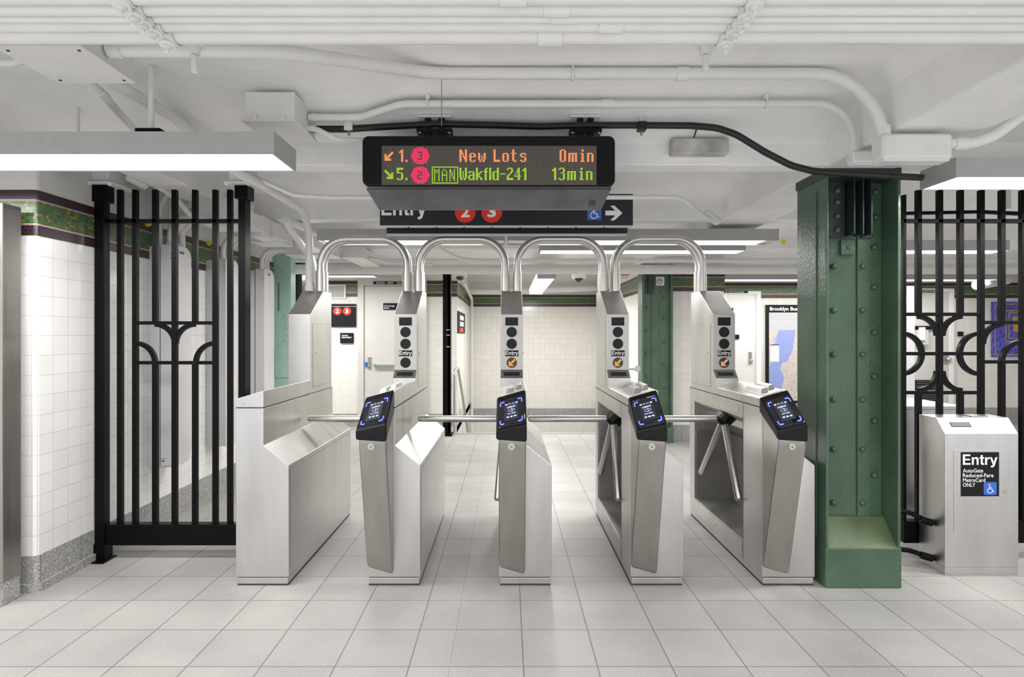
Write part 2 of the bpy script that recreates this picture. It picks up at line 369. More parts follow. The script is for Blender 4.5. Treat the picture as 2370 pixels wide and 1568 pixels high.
def ring(mb, cx, cy, r0, r1, mp, a0=0, a1=360, n=24):
    for k in range(n):
        a, b = math.radians(a0+(a1-a0)*k/n), math.radians(a0+(a1-a0)*(k+1)/n)
        mb.flat([mp(cx+r0*math.cos(a), cy+r0*math.sin(a)), mp(cx+r1*math.cos(a), cy+r1*math.sin(a)), mp(cx+r1*math.cos(b), cy+r1*math.sin(b)), mp(cx+r0*math.cos(b), cy+r0*math.sin(b))])
def line(mb, pts, w_, mp):
    for (x0, y0), (x1, y1) in zip(pts, pts[1:]):
        d = math.hypot(x1-x0, y1-y0); nx, ny = -(y1-y0)/d*w_/2, (x1-x0)/d*w_/2
        mb.flat([mp(x0+nx, y0+ny), mp(x0-nx, y0-ny), mp(x1-nx, y1-ny), mp(x1+nx, y1+ny)])
def rrect_pts(x0, x1, y0, y1, r, n=5):
    out = []
    for cx, cy, a in ((x1-r, y1-r, 0), (x0+r, y1-r, 90), (x0+r, y0+r, 180), (x1-r, y0+r, 270)):
        for k in range(n+1):
            t = math.radians(a+90*k/n); out.append((cx+r*math.cos(t), cy+r*math.sin(t)))
    return out
def wheelchair(mb, cx, cy, s, mp):
    """wheelchair symbol about s high centred on cx, cy"""
    q = lambda x, y: mp(cx+x*s, cy+y*s)
    disc(mb, -.08, .40, .075, q, 16)
    line(mb, [(-.07, .30), (-.05, -.02), (.20, -.04), (.31, -.32), (.40, -.30)], .085, q)
    line(mb, [(-.06, .16), (.16, .15)], .07, q)
    ring(mb, -.02, -.17, .23, .30, q, 105, 335, 22)
def fplane(Y, off=0):     # map for things drawn on a plane facing the camera side
    return lambda x, z: (x, Y-off, z)

# ---------------- floor, walls, ceiling ----------------
def sbox(name, a, b, mat, bevel=0): return struct(MB().box(a, b).build(name, mat, bevel=bevel))
XL, XR = -6.0, 8.0
fl = MB()
fl.box((XL, .6, -.1), (XR, 8.25, 0)); fl.box((XL, 8.25, -.1), (-.75, 12.2, 0)); fl.box((1.795, 8.25, -.1), (XR, 12.2, 0))
struct(fl.build('floor', 'floor'))
sbox('wall_left', (XL, 3.16, 0), (-2.5, 6.35, 2.7), 'tile', .018)
sbox('wall_far_left', (XL, 8.86, -3), (-.75, 12.3, 2.7), 'tile_deep')
sbox('wall_corridor_end', (-.75, 12.0, -3), (1.795, 12.3, 2.7), 'tile_deep')
sbox('wall_far_middle', (1.795, 7.75, -3), (2.82, 12.3, 2.7), 'tile_deep')
sbox('wall_far_right', (2.82, 9.2, 0), (XR, 12.3, 2.7), 'tile_deep')
sbox('wall_right', (XR, 2.0, 0), (XR+.2, 12.3, 2.7), 'tile')
# stair down in the corridor
st = MB()
for k in range(16): st.box((-.75, 8.25+k*.28, -.17*(k+1)-.3), (1.795, 8.53+k*.28, -.17*(k+1)))
struct(st.build('trim_1', 'base'))
sbox('trim_2', (-.75, 8.18, -.1), (1.795, 8.26, .006), 'base')
# mosaics
def band(name, a, b, far=False):
    z0, hh = (1.933, .235) if far else (1.895, .241)
    sbox(name, (a[0], a[1], z0), (b[0], b[1], z0+hh), 'mosaic_far' if far else 'mosaic')
mb = MB()
c = .05   # rounded outer corner of the near wall's mosaic
def strip(mb, pts, z0, z1, th=.006):
    n = len(pts)
    for (ax, ay), (bx, by) in zip(pts, pts[1:]):
        mb.add([(ax, ay, z0), (bx, by, z0), (bx, by, z1), (ax, ay, z1)], [(0, 1, 2, 3)])
    return mb
def wrap(out, h0, h1, name, mat):
    m_ = MB(); P = [(XL, 3.16-out)]
    for k in range(7):
        a = math.radians(-90+90*k/6); P.append((-2.5-.018+(.018+out)*math.cos(a), 3.16+.018+(.018+out)*math.sin(a)))
    P.append((-2.5+out, 6.36)); P += [(-2.7, 6.36), (-2.7, 3.3), (XL, 3.3)]
    m_.prism(P, 'z', h0, h1); return struct(m_.build(name, mat))
wrap(.004, 1.895, 2.136, 'trim_3', 'mosaic')
wrap(.006, .02, .19, 'baseboard_left', 'base')
wrap(.022, 0, .045, 'baseboard_left_cove', 'base')
band('trim_4', (XL, 8.85, 0), (-2.23, 8.9, 0), True); band('trim_5', (-1.20, 8.85, 0), (-.745, 12.05, 0), True)
band('trim_6', (-.76, 11.99, 0), (1.8, 12.1, 0), True); band('trim_7', (1.785, 7.74, 0), (2.83, 12.1, 0), True)
band('trim_8', (2.82, 9.19, 0), (XR, 9.3, 0), True)
sbox('baseboard_far_left', (XL, 8.84, 0), (-2.23, 8.9, .19), 'base'); sbox('baseboard_corridor', (-1.20, 8.84, 0), (-.745, 8.9, .19), 'base')
sbox('baseboard_far_middle', (1.79, 7.73, 0), (2.83, 7.8, .19), 'base'); sbox('baseboard_far_right', (2.82, 9.18, 0), (XR, 9.25, .24), 'base')
sbox('baseboard_corridor_end', (-.75, 11.985, -.30), (1.795, 12.02, -.12), 'base')
# ceiling: shallow plaster arches between cross beams
Z_B = 2.267
beams = [(-.7, -.3), (1.30, 1.85), (3.16, 3.29), (4.66, 4.80), (6.25, 6.4), (7.95, 8.15), (12.3, 12.4)]
prof = [(-.8, 2.5)]
cross = MB()
for i, (a, b) in enumerate(beams):
    prof.append((a, 2.39)); prof.append((a, Z_B)); prof.append((b, Z_B)); prof.append((b, 2.39))
    if i < len(beams)-1:
        c_ = beams[i+1][0]; hh = .165
        for k in range(1, 12):
            t = k/12; prof.append((b+(c_-b)*t, 2.39+hh*4*t*(1-t)))
prof += [(12.5, 2.9), (-.8, 2.9)]
ce = MB().prism(prof, 'x', XL, XR)
struct(ce.build('ceiling', 'ceiling', bevel=.006))
# long beam over the columns, with sloping plaster sides
lb = MB().prism([(1.70, Z_B-.003), (2.10, Z_B-.003), (2.12, 2.45), (2.20, 2.68), (1.58, 2.68), (1.695, 2.46)], 'y', -.8, 8.3)
struct(lb.build('trim_9', 'ceiling', bevel=.015))
lb2 = MB().prism([(-2.2, Z_B+.02), (-1.98, Z_B+.02), (-1.90, 2.68), (-2.3, 2.68)], 'y', 3.29, 4.7)
struct(lb2.build('trim_10', 'paint', bevel=.01))

# ---------------- turnstiles ----------------
FY = 3.234
def turnstile(X0, label, reader=True, arrow='arrow_o', grp='five stainless turnstile cabinets in a row'):
    T = thing('turnstile', (X0+.1435, FY+.64, 0), label, 'turnstile', grp)
    def g(x, y, z): return (X0+x, FY+y, z)
    def bx(mb, a, b): return mb.box(g(*a), g(*b))
    def pan(a, b, name='panel', g_=.0016, th=.0022, bev=.0008):
        # sheet panel over a thin dark joint: the thinnest axis is its normal
        a, b = list(a), list(b); k = min(range(3), key=lambda i: abs(b[i]-a[i]))
        lo, hi = [a[i]-(g_ if i != k else 0) for i in range(3)], [b[i]+(g_ if i != k else 0) for i in range(3)]
        o = bx(MB(), a, b).build(name, 'steel', T, bev)
        if k == 0:
            s_ = -1 if a[0] < 0 or (a[0]+b[0])/2 < .07 else 1
            lo[0], hi[0] = (a[0]+.0016, b[0]) if s_ < 0 else (a[0], b[0]-.0016)
        bx(MB(), lo, hi).build('joint', 'gap', o); return o
    # plinth and dark shadow gap
    bx(MB(), (.006, .008, 0), (.281, 1.272, .012)).build('plinth_foot', 'gap', T)
    bx(MB(), (.006, .004, .010), (.281, 1.276, .043)).build('plinth', 'steel', T, .002); bx(MB(), (.010, .010, .04), (.277, 1.27, .06)).build('plinth_gap', 'gap', T)
    full = [(0, .048), (.287, .048), (.287, .655), (.15, .765), (.15, .967), (0, .967)]
    mb = MB()
    P = lambda poly, a, b, m_, caps=True: m_.prism([(X0+p[0], p[1]) for p in poly], 'y', FY+a, FY+b, caps)
    if reader:
        P(full, 0, .259, mb); mb.build('front_end', 'steel', T, .002)
        mb = MB(); P(full, 1.17, 1.28, mb); mb.build('rear_end', 'steel', T, .002)
        mm = MB(); P([(0, .048), (.287, .048), (.287, .655), (.15, .765), (.15, .967), (0, .967), (0, .877), (.02, .86), (.135, .80), (.135, .755), (.275, .645), (.275, .16), (0, .16)], .2595, 1.1695, mm, False)
        mm.build('cabinet_shell', 'steel', T, .001)
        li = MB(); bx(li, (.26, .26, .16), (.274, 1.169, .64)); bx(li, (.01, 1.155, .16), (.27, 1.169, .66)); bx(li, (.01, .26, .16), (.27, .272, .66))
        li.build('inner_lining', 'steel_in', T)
        pan((-.0022, .33, .89), (.002, .80, .945), 'cover_plate'); bx(MB(), (-.0006, .0, .966), (.1506, 1.28, .9715)).build('cover_joint', 'gap', T); bx(MB(), (-.0008, .258, .05), (.001, .2605, .966)).build('post_joint', 'gap', T)
        pan((-.0022, .275, .056), (.002, 1.16, .150), 'lower_panel')
        MB().dome(g(-.002, .72, .105), (-1, 0, 0), .007).build('lock', 'handle', T)
    else:
        P(full, 0, 1.28, mb); mb.build('cabinet', 'steel', T, .002)
        MB().cyl(g(.033, -.004, .995), g(.033, .01, .995), .0125).build('lock', 'handle', T)
    # right side cover
    pan((.284, .03, .085), (.2892, 1.25, .625), 'side_panel')
    if not reader: bx(MB(), (-.0006, -.0006, .966), (.1506, 1.28, .9695)).build('cover_joint', 'gap', T)
    if reader: pan((.149, .25, .785), (.1522, 1.26, .960), 'upper_panel')
    # sloping top cover
    A = [g(0, 0, .971), g(0, .716, .971), g(0, .716, 1.017), g(0, 0, 1.017)]; B = [g(.15, 0, .971), g(.15, .716, .971), g(.15, .716, 1.062), g(.15, 0, 1.062)]
    if not reader: A[2] = g(0, .773, 1.017); B[2] = g(.15, .773, 1.062); A[1] = g(0, .773, .971); B[1] = g(.15, .773, .971)
    MB().loft(A, B).build('top_cover', 'steel', T, .002)
    # tower
    pr = [(.716, .97), (.716, 1.077), (.773, 1.131), (.773, 1.504), (1.056, 1.68), (1.25, 1.68), (1.25, .97)] if reader else [(.773, .97), (.773, 1.504), (1.056, 1.68), (1.25, 1.68), (1.25, .97)]
    tw = MB().prism([(FY+p[0], p[1]) for p in pr], 'x', X0, X0+.15).build('tower', 'steel', T, .002)
    # access panels on the tower's sides
    for sx in (-1, 1):
        x_ = -.0012 if sx < 0 else .1512
        pan((x_-.001, .82, 1.01), (x_+.001, 1.21, 1.44), 'access_panel')
        MB().dome(g(x_+sx*.001, .87, 1.24), (sx, 0, 0), .006).build('screw', 'screw', T)
    if not reader: return T
    yf = FY+.773; mp = lambda o_: (lambda x, z: (X0+x, yf-o_, z))
    bx(MB(), (.002, .7715, 1.133), (.148, .774, 1.501)).build('signal_face', 'face', T)
    m_ = MB(); bx(m_, (.032, .770, 1.428), (.118, .772, 1.483)); m_.build('display_window', 'lens', T)
    for i, z in enumerate((1.384, 1.305)):
        MB().cyl(g(.075, .769, z), g(.075, .7725, z), .035, 28).build('signal_lamp', 'lens', T)
    s1 = MB().cyl(g(.075, .769, 1.178), g(.075, .7725, 1.178), .035, 28).build('signal_lamp', 'lensg' if arrow else 'lens', T)
    if arrow:
        a = MB(); q = mp(.0055)
        line(a, [(.096, 1.199), (.066, 1.169)], .013, q); a.flat([q(.054, 1.157), q(.081, 1.157), q(.073, 1.163), q(.062, 1.176), q(.054, 1.184)])
        line(a, [(.058, 1.186), (.058, 1.160), (.086, 1.160)], .0085, q)
        a.build('arrow', arrow, s1)
    bx(MB(), (.031, .770, 1.221), (.120, .772, 1.261)).build('entry_label', 'label', T)
    t = MB(); text(t, 'Entry', .034, .117, 1.224, 1.256, mp(.0045), .012); t.build('entry_text', 'white', T)
    # lcd on the lip below: plane from (.773,1.131) to (.716,1.077)
    def lip(o_): return lambda x, s_: (X0+x, FY+.773-.057*s_-o_*.69, 1.131-.054*s_+o_*.0-.0*o_)
    n1 = lambda o_: (lambda x, s_: (X0+x, FY+.773-.057*s_-o_*.69, 1.131-.054*s_-o_*.72*-1))
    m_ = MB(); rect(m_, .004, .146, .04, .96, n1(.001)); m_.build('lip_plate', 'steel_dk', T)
    m_ = MB(); rect(m_, .022, .128, .32, .72, n1(.0025)); m_.build('lcd_display', 'lcd', T)
    # card swipe: two bevelled blocks with a slot on a base plate
    zt = lambda x: 1.017+.3*x
    def blk(x0, x1, y0, y1, h, ins=.012):
        a = [g(x0, y0, zt(x0)), g(x1, y0, zt(x1)), g(x1, y1, zt(x1)), g(x0, y1, zt(x0))]
        b = [g(x0+ins, y0+.02, zt(x0+ins)+h), g(x1-ins*.3, y0+.02, zt(x1-ins*.3)+h), g(x1-ins*.3, y1-.03, zt(x1)+h), g(x0+ins, y1-.03, zt(x0+ins)+h)]
        return MB().loft(a, b)
    MB().loft([g(.032, .05, zt(.032)), g(.136, .05, zt(.136)), g(.136, .38, zt(.136)), g(.032, .38, zt(.032))],
              [g(.032, .05, zt(.032)+.006), g(.136, .05, zt(.136)+.006), g(.136, .38, zt(.136)+.006), g(.032, .38, zt(.032)+.006)]).build('swipe_plate', 'steel', T)
    sw = blk(.036, .083, .10, .36, .030).build('card_swipe', 'steel', T, .002)
    blk(.090, .130, .13, .36, .030).build('card_swipe', 'steel', T, .002)
    # pod
    L_ = [(.002, 1.0), (-.196, .86), (-.198, .80), (-.020, .125), (.0, .10)]; R_ = [(.002, 1.0), (-.196, .86), (-.198, .79), (-.020, .085), (.0, .06)]
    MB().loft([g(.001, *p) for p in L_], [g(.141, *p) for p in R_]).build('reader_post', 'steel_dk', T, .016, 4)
    MB().cyl(g(.066, -.206, .796), g(.066, -.185, .796), .0165, 24).build('lock', 'handle', T)
    m_ = MB(); m_.cyl(g(.066, -.2065, .796), g(.066, -.195, .796), .011, 18); m_.build('key_core', 'screw', T)
    bx(MB(), (.0645, -.2075, .789), (.0675, -.2, .797)).build('key_slot', 'gap', T)
    # black contactless reader
    A = [(.012, 1.026), (-.212, .878), (-.213, .829), (.012, .945)]; B = [(.012, 1.071), (-.212, .912), (-.213, .818), (.012, .945)]
    rd = MB().loft([g(-.012, *p) for p in A], [g(.145, *p) for p in B]).build('reader_housing', 'plastic', T, .010, 4)
    c00 = Vector(g(-.012, -.212, .878)); c10 = Vector(g(.145, -.212, .912)); c11 = Vector(g(.145, .012, 1.071)); c01 = Vector(g(-.012, .012, 1.026))
    nn = (c10-c00).cross(c01-c00).normalized()
    if nn.z < 0: nn = -nn
    def rm(o_): return lambda s_, t_: tuple((c00*(1-s_)+c10*s_)*(1-t_)+(c01*(1-s_)+c11*s_)*t_+nn*o_)
    e = MB(); o1 = rm(-.004); o2 = rm(.0045)
    pp = rrect_pts(.06, .94, .04, .82, .09)
    e.loft([o1(*p) for p in pp], [o2(*p) for p in pp]); e.build('reader_glass', 'glass', rd, .002)
    s_ = MB(); q = rm(.0052); rect(s_, .27, .74, .19, .70, q); s_.build('screen', 'screen', rd)
    q = rm(.0058); m_ = MB(); text(m_, 'OMNY', .36, .66, .535, .585, q, .03); text(m_, 'TAP HERE', .37, .65, .355, .385, q, .03)
    ring(m_, .51, .465, .095, .108, lambda x, y: q(x, .465+(y-.465)*.42), 0, 360, 26)
    for k in range(3): ring(m_, .49, .465, .012+.018*k, .020+.018*k, q, -50, 50, 6)
    for k in range(3): rect(m_, .35+k*.12, .43+k*.12, .265, .30, q)
    for k in (0, 3): rect(m_, .30+k*.115, .375+k*.115, .635, .668, q)
    m_.build('screen_text', 'iconw', rd)
    m_ = MB(); rect(m_, .415, .49, .635, .668, q); m_.build('screen_icon', 'icono', rd)
    m_ = MB(); rect(m_, .53, .605, .635, .668, q); m_.build('screen_icon', 'iconb', rd)
    for cx_, cy_, a0 in ((.14, .745, 90), (.86, .745, 0), (.14, .115, 180), (.86, .115, 270)):
        sx = -1 if cx_ < .5 else 1; sy = 1 if cy_ > .5 else -1
        for wd, mat_, o_ in ((.046, 'blue', .0056), (.013, 'bluewhite', .0062)):
            b_ = MB(); ex = (lambda x, y, o_=o_: rm(o_)(x, y))
            ax, ay = cx_, cy_
            pts = [(ax-sx*.13, ay+sy*.0)]+[(ax-sx*.045+sx*.045*math.sin(t), ay-sy*.045+sy*.045*math.cos(t)) for t in [k*math.pi/10 for k in range(6)]]+[(ax, ay-sy*.11)]
            line(b_, pts, wd, ex); b_.build('blue_light' if wd > .02 else 'light_core', mat_, rd)
    # tripod hub and arms
    hc = Vector(g(.022, .636, .819)); ax = Vector((-.75, 0, -.66)).normalized()
    up = ax.cross(Vector((0, 1, 0))).normalized(); sd = Vector((0, 1, 0))
    hub = MB(); poly = []
    for k in range(12):
        a = k/12*2*math.pi; r = .062 if k % 4 in (0, 1) else .050
        poly.append(up*math.cos(a)*r+sd*math.sin(a)*r)
    hub.loft([hc-ax*.06+p for p in poly], [hc+ax*.025+p for p in poly]); hub.loft([hc+ax*.025+p for p in poly], [hc+ax*.045+p*.6 for p in poly])
    h_ = hub.build('tripod_hub', 'plastic', T, .004)
    for d, ln in (((-1, 0, 0), .555), ((-.06, .62, -.78), .555), ((-.06, -.62, -.78), .555)):
        d = Vector(d).normalized(); R_ = .0215; p0 = hc+d*.03; p1 = hc+d*ln
        MB().tube([p0, p1-d*.008, p1-d*.002, p1], [R_, R_, R_-.003, R_-.008], 20).build('arm', 'tube', T)
    return T
TX = [-1.475+.715*i for i in range(5)]
turnstile(TX[0], 'plain end turnstile cabinet without a card reader, next to the black fence on the left', False)
turnstile(TX[1], 'turnstile whose arrow lamp is dark, second from the left', True, None)
turnstile(TX[2], 'middle turnstile of the five, seen head on with a lit orange arrow', True, 'arrow_o')
turnstile(TX[3], 'turnstile with orange arrow and exposed tripod arms, in front of the far green column', True, 'arrow_o')
turnstile(TX[4], 'rightmost turnstile with a pink-red arrow, beside the near green column', True, 'arrow_r')
# bent guard hoops between the towers
hl = ['bent stainless hoop from the plain end cabinet to the second turnstile', 'bent stainless hoop between the second and the middle turnstile',
      'bent stainless hoop between the middle and the fourth turnstile', 'bent stainless hoop ending on the turnstile by the green column']
for i in range(4):
    xa, xb = TX[i]+.118, TX[i+1]+.030
    R = thing('guard_hoop', ((xa+xb)/2, 4.36, 1.68), hl[i], 'guard rail', 'steel hoops above the turnstiles')
    for Y in (4.32, 4.405):
        MB().tube([(xa, Y, 1.80), (xa, Y, 2.063), (xb, Y, 2.063), (xb, Y, 1.80)], .0265, 20, .19, fn=12).build('tube', 'tube', R)
        for x in (xa, xb):
            MB().cyl((x, Y, 1.681), (x, Y, 1.798), .0325, 24).build('sleeve', 'tube', R, .001); MB().cyl((x, Y, 1.7985), (x, Y, 1.830), .0318, 24).build('sleeve_ring', 'tube', R, .001); MB().cyl((x, Y, 1.79), (x, Y, 1.80), .0300, 20).build('joint', 'gap', R)

# ---------------- black fences ----------------
def arcbar(mb, cx, cz, r, a0, a1, Y, t=.026, d=.025, n=16):
    A = []; B = []
    for k in range(n+1):
        a = math.radians(a0+(a1-a0)*k/n); A.append((cx+(r-t/2)*math.cos(a), cz+(r-t/2)*math.sin(a))); B.append((cx+(r+t/2)*math.cos(a), cz+(r+t/2)*math.sin(a)))
    poly = A+B[::-1]; mb.prism(poly, 'y', Y-d/2, Y+d/2); return mb
YF = 3.63; kF = F/YF
fx = lambda u: (u-CX)/kF
fz = lambda v: H-(v-CY)/kF
fe = thing('fence_panel', (fx(400), YF, 0), 'black steel fence panel with curved bars between the tiled wall and the turnstiles', 'fence', 'black steel fences')
MB().box((fx(229), YF-.04, .10), (fx(251), YF+.015, 2.27)).build('post', 'black', fe, .003)
MB().box((fx(556), YF-.03, .0), (fx(572), YF+.05, 2.27)).build('post', 'black', fe, .003)
mb = MB().box((fx(228)-.004, YF-.045, .0), (fx(251)+.008, YF+.03, .10)); mb.box((fx(205), YF-.09, 0), (fx(262), YF+.04, .008)); mb.build('post_foot', 'black', fe, .003)
MB().box((fx(223), YF-.05, 2.17), (fx(258), YF+.03, 2.27)).build('post_head', 'black', fe, .004)
MB().box((fx(549), YF-.04, 2.19), (fx(579), YF+.06, 2.27)).build('post_head', 'black', fe, .004)
MB().box((fx(251), YF-.03, .09), (fx(556), YF+.03, .216)).build('bottom_rail', 'black', fe, .002)
MB().box((fx(251), YF-.015, fz(517)), (fx(556), YF+.015, fz(508))).build('top_rail', 'black', fe, .001)
for v0, v1 in ((744, 752), (836, 844)):
    MB().box((fx(314), YF-.013, fz(v1)), (fx(499), YF+.013, fz(v0))).build('rail', 'black', fe, .001)
cols = [279, 314, 360, 405, 452, 499, 533]
def picket(x, z0, z1, par, w_=.0145): return MB().box((x-w_, YF-.015, z0), (x+w_, YF+.015, z1)).build('picket', 'black', par, .002)
for u in cols:
    x = fx(u)
    if u in (360, 452): picket(x, fz(748), 2.25, fe); picket(x, .21, fz(840), fe)
    else: picket(x, .21, 2.25, fe)
r_ = (405-360)/kF
arcbar(MB(), fx(360), fz(752)-r_, r_, 0, 90, YF).build('curved_bar', 'black', fe)
arcbar(MB(), fx(452), fz(752)-r_, r_, 90, 180, YF).build('curved_bar', 'black', fe)
arcbar(MB(), fx(314), fz(840), r_, 0, 90, YF).build('curved_bar', 'black', fe)
arcbar(MB(), fx(499), fz(840), r_, 90, 180, YF).build('curved_bar', 'black', fe)
# steel anchors above the posts
for u, l in ((245, 'white painted steel plate bolted above the fence post by the tiled wall'), (560, 'white painted steel plate bolted above the inner fence post')):
    a = thing('anchor_plate', (fx(u), YF, 2.27), l, 'plate', 'anchor plates over the fence posts')
    MB().box((fx(u)-.075, YF-.08, 2.271), (fx(u)+.085, YF+.16, 2.284)).build('plate', 'paint', a, .002)
    MB().box((fx(u)-.06, YF-.05, 2.284), (fx(u)+.05, YF+.12, 2.47)).build('stub', 'paint', a, .01)
    for dx in (-.06, .07):
        MB().dome((fx(u)+dx, YF-.07, 2.271), (0, 0, -1), .013).build('bolt', 'paint', a)
# right fence
fr = thing('fence_panel', (fx(2230), YF, 0), 'black steel fence panel with circle pattern right of the near green column', 'fence', 'black steel fences')
def p2(u, segs, w_=.0145):
    for v0, v1 in segs: MB().box((fx(u)-w_, YF-.015, fz(v1)), (fx(u)+w_, YF+.015, fz(v0))).build('picket', 'black', fr, .002)
BOT = 1207
p2(2091, [(452, BOT)], .009); p2(2125, [(441, 732), (905, BOT)]); p2(2174, [(441, BOT)]); p2(2222, [(441, 732), (905, BOT)]); p2(2270, [(441, BOT)])
p2(2318, [(441, 750), (834, BOT)]); p2(2366, [(441, BOT)]); p2(2414, [(441, 750), (834, BOT)]); p2(2462, [(441, BOT)]); p2(2510, [(441, BOT)])
for u0, u1, v in ((2087, 2264, 728), (2087, 2264, 819), (2087, 2264, 909), (2276, 2460, 747), (2276, 2460, 838)):
    MB().box((fx(u0), YF-.013, fz(v+4)), (fx(u1), YF+.013, fz(v-4))).build('rail', 'black', fr, .001)
MB().box((fx(2085), YF-.015, fz(517)), (fx(2520), YF+.015, fz(508))).build('top_rail', 'black', fr, .001)
MB().box((fx(2085), YF-.03, fz(1254)), (fx(2520), YF+.03, fz(1204))).build('bottom_rail', 'black', fr, .002)
r2 = 46/kF
arcbar(MB(), fx(2087), fz(819), r2, -90, 90, YF, n=20).build('curved_bar', 'black', fr)
arcbar(MB(), fx(2268), fz(819), r2*1.03, 90, 270, YF, n=20).build('curved_bar', 'black', fr)
arcbar(MB(), fx(2124), fz(732)-r2, r2*.96, 0, 90, YF).build('curved_bar', 'black', fr)
arcbar(MB(), fx(2225), fz(732)-r2, r2*.96, 90, 180, YF).build('curved_bar', 'black', fr)
arcbar(MB(), fx(2124), fz(905)+r2, r2*.96, -90, 0, YF).build('curved_bar', 'black', fr)
arcbar(MB(), fx(2225), fz(905)+r2, r2*.96, 180, 270, YF).build('curved_bar', 'black', fr)
arcbar(MB(), fx(2320), fz(751)-r2, r2, 90, 180, YF).build('curved_bar', 'black', fr)
arcbar(MB(), fx(2364), fz(838), r2, 90, 180, YF).build('curved_bar', 'black', fr)
MB().tube([at(2085, 494, 3.7), at(2270, 490, 3.7), at(2372, 494, 3.7)], .010, 10).build('strut', 'black', fr)

# ---------------- near green column ----------------
gc = thing('steel_column', (1.92, 3.37, 0), 'near dark green riveted steel column with sloped concrete foot, right of the turnstiles', 'column', 'green riveted columns')
x0, x1, y0, y1 = 1.718, 2.121, 3.206, 3.526
zt = 2.262
mb = MB()
mb.box((x0, y0, 0), (x0+.014, y1, zt)); mb.box((x1-.016, y0, 0), (x1, y1, zt))
mb.box((x0+.01, 3.350, 0), (x1-.01, 3.366, zt))
mb.box((x0-.006, 3.30, .25), (x0+.001, 3.36, zt-.1))
mb.build('flanges', 'green', gc, .003)
mb = MB(); mb.box((x0+.014, 3.338, .2), (x0+.075, 3.352, zt)); mb.box((x0+.015, y0+.10, .2), (x0+.024, 3.35, zt))
mb.box((x1-.155, 3.338, .2), (x1-.085, 3.352, zt)); mb.box((x1-.085, 3.344, .2), (x1-.017, 3.352, zt)); mb.box((x0+.075, 3.3455, .2), (x0+.158, 3.352, zt)); mb.build('angle_bars', 'green', gc, .002)
mb = MB().box((x0-.004, y0-.004, 0), (x1+.003, y0+.33, .214)); mb.build('foot', 'green', gc, .006)
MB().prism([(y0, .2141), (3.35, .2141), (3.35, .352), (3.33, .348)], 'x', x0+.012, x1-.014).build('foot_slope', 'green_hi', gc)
Yw = 3.336; rx = lambda u: (u-CX)*Yw/F; rz = lambda v: H-(v-CY)*Yw/F
rivm = MB().dome((0, 0, 0), (0, -1, 0), .0172, .017, 16, 5).build('rivet', 'green', gc)
rv = [(u, v) for u in (1930, 1996) for v in (617, 719, 821, 926, 1041, 1165)]+[(2024, v) for v in (573, 665, 770, 872, 975, 1101)]+[(1934, v-3) for v in (446, 473, 505, 537)]+[(2002, v-3) for v in (446, 473, 505, 537)]+[(2026, 445), (2026, 503), (1962, 574)]
for i, (u, v) in enumerate(rv):
    o = rivm if i == 0 else rivm.copy()
    if i: COL.objects.link(o)
    o.matrix_parent_inverse = W[gc.name].inverted(); o.location = (rx(u), Yw+(-.016 if 430 < v < 560 and u < 2010 else (.002 if u > 2010 else .002)), rz(v))
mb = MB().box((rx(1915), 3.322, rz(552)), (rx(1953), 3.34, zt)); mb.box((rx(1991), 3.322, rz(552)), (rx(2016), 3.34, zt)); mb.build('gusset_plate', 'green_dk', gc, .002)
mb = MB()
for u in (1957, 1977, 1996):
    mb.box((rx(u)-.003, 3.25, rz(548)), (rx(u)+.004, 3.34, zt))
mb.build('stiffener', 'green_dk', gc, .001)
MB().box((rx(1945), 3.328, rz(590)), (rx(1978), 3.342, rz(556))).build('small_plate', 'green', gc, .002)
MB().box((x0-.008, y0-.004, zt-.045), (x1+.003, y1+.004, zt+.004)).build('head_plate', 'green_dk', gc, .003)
# far green column
g2 = thing('steel_column', (1.9, 7.6, 0), 'far green riveted steel column standing at the corner of the stair corridor', 'column', 'green riveted columns')
X0_, X1_ = 1.700, 2.090; Yc = 7.50
mb = MB().box((X0_, Yc, 0), (X0_+.03, Yc+.24, 2.267)); mb.box((X1_-.03, Yc, 0), (X1_, Yc+.24, 2.267)); mb.box((X0_+.02, Yc+.06, 0), (X1_-.02, Yc+.10, 2.267)); mb.box((X0_+.13, Yc+.045, 0), (X0_+.22, Yc+.07, 2.267)); mb.build('flanges', 'green', g2, .003)
MB().box((X0_-.006, Yc-.01, 0), (X1_+.006, Yc+.25, .20)).build('foot', 'green', g2, .004)
r0 = MB().dome((0, 0, 0), (0, -1, 0), .02, .014, 10, 4).build('rivet', 'green', g2)
k = 0
for u, vs_ in ((1496, [652, 665, 677, 712, 766, 818, 871, 925, 975]), (1524, [677, 712, 766, 818, 871, 925, 975]), (1536, [688, 738, 792, 844, 898, 952])):
    for v in vs_:
        o = r0 if k == 0 else r0.copy()
        if k: COL.objects.link(o)
        k += 1; o.location = at(u, v, Yc+.058)
MB().box(at(1500, 680, Yc+.03), at(1512, 632, Yc+.06)).build('stiffener', 'green_dk', g2)
fb = thing('alarm_bell', at(1527, 652, 7.54), 'small round grey bell box fixed to the far green column', 'bell')
MB().box(at(1519, 661, 7.50), at(1535, 642, 7.555)).build('back_box', 'greybox', fb, .004)
MB().dome(at(1527, 652, 7.50), (0, -1, 0), .036, .02, 16).build('dome', 'screw', fb)
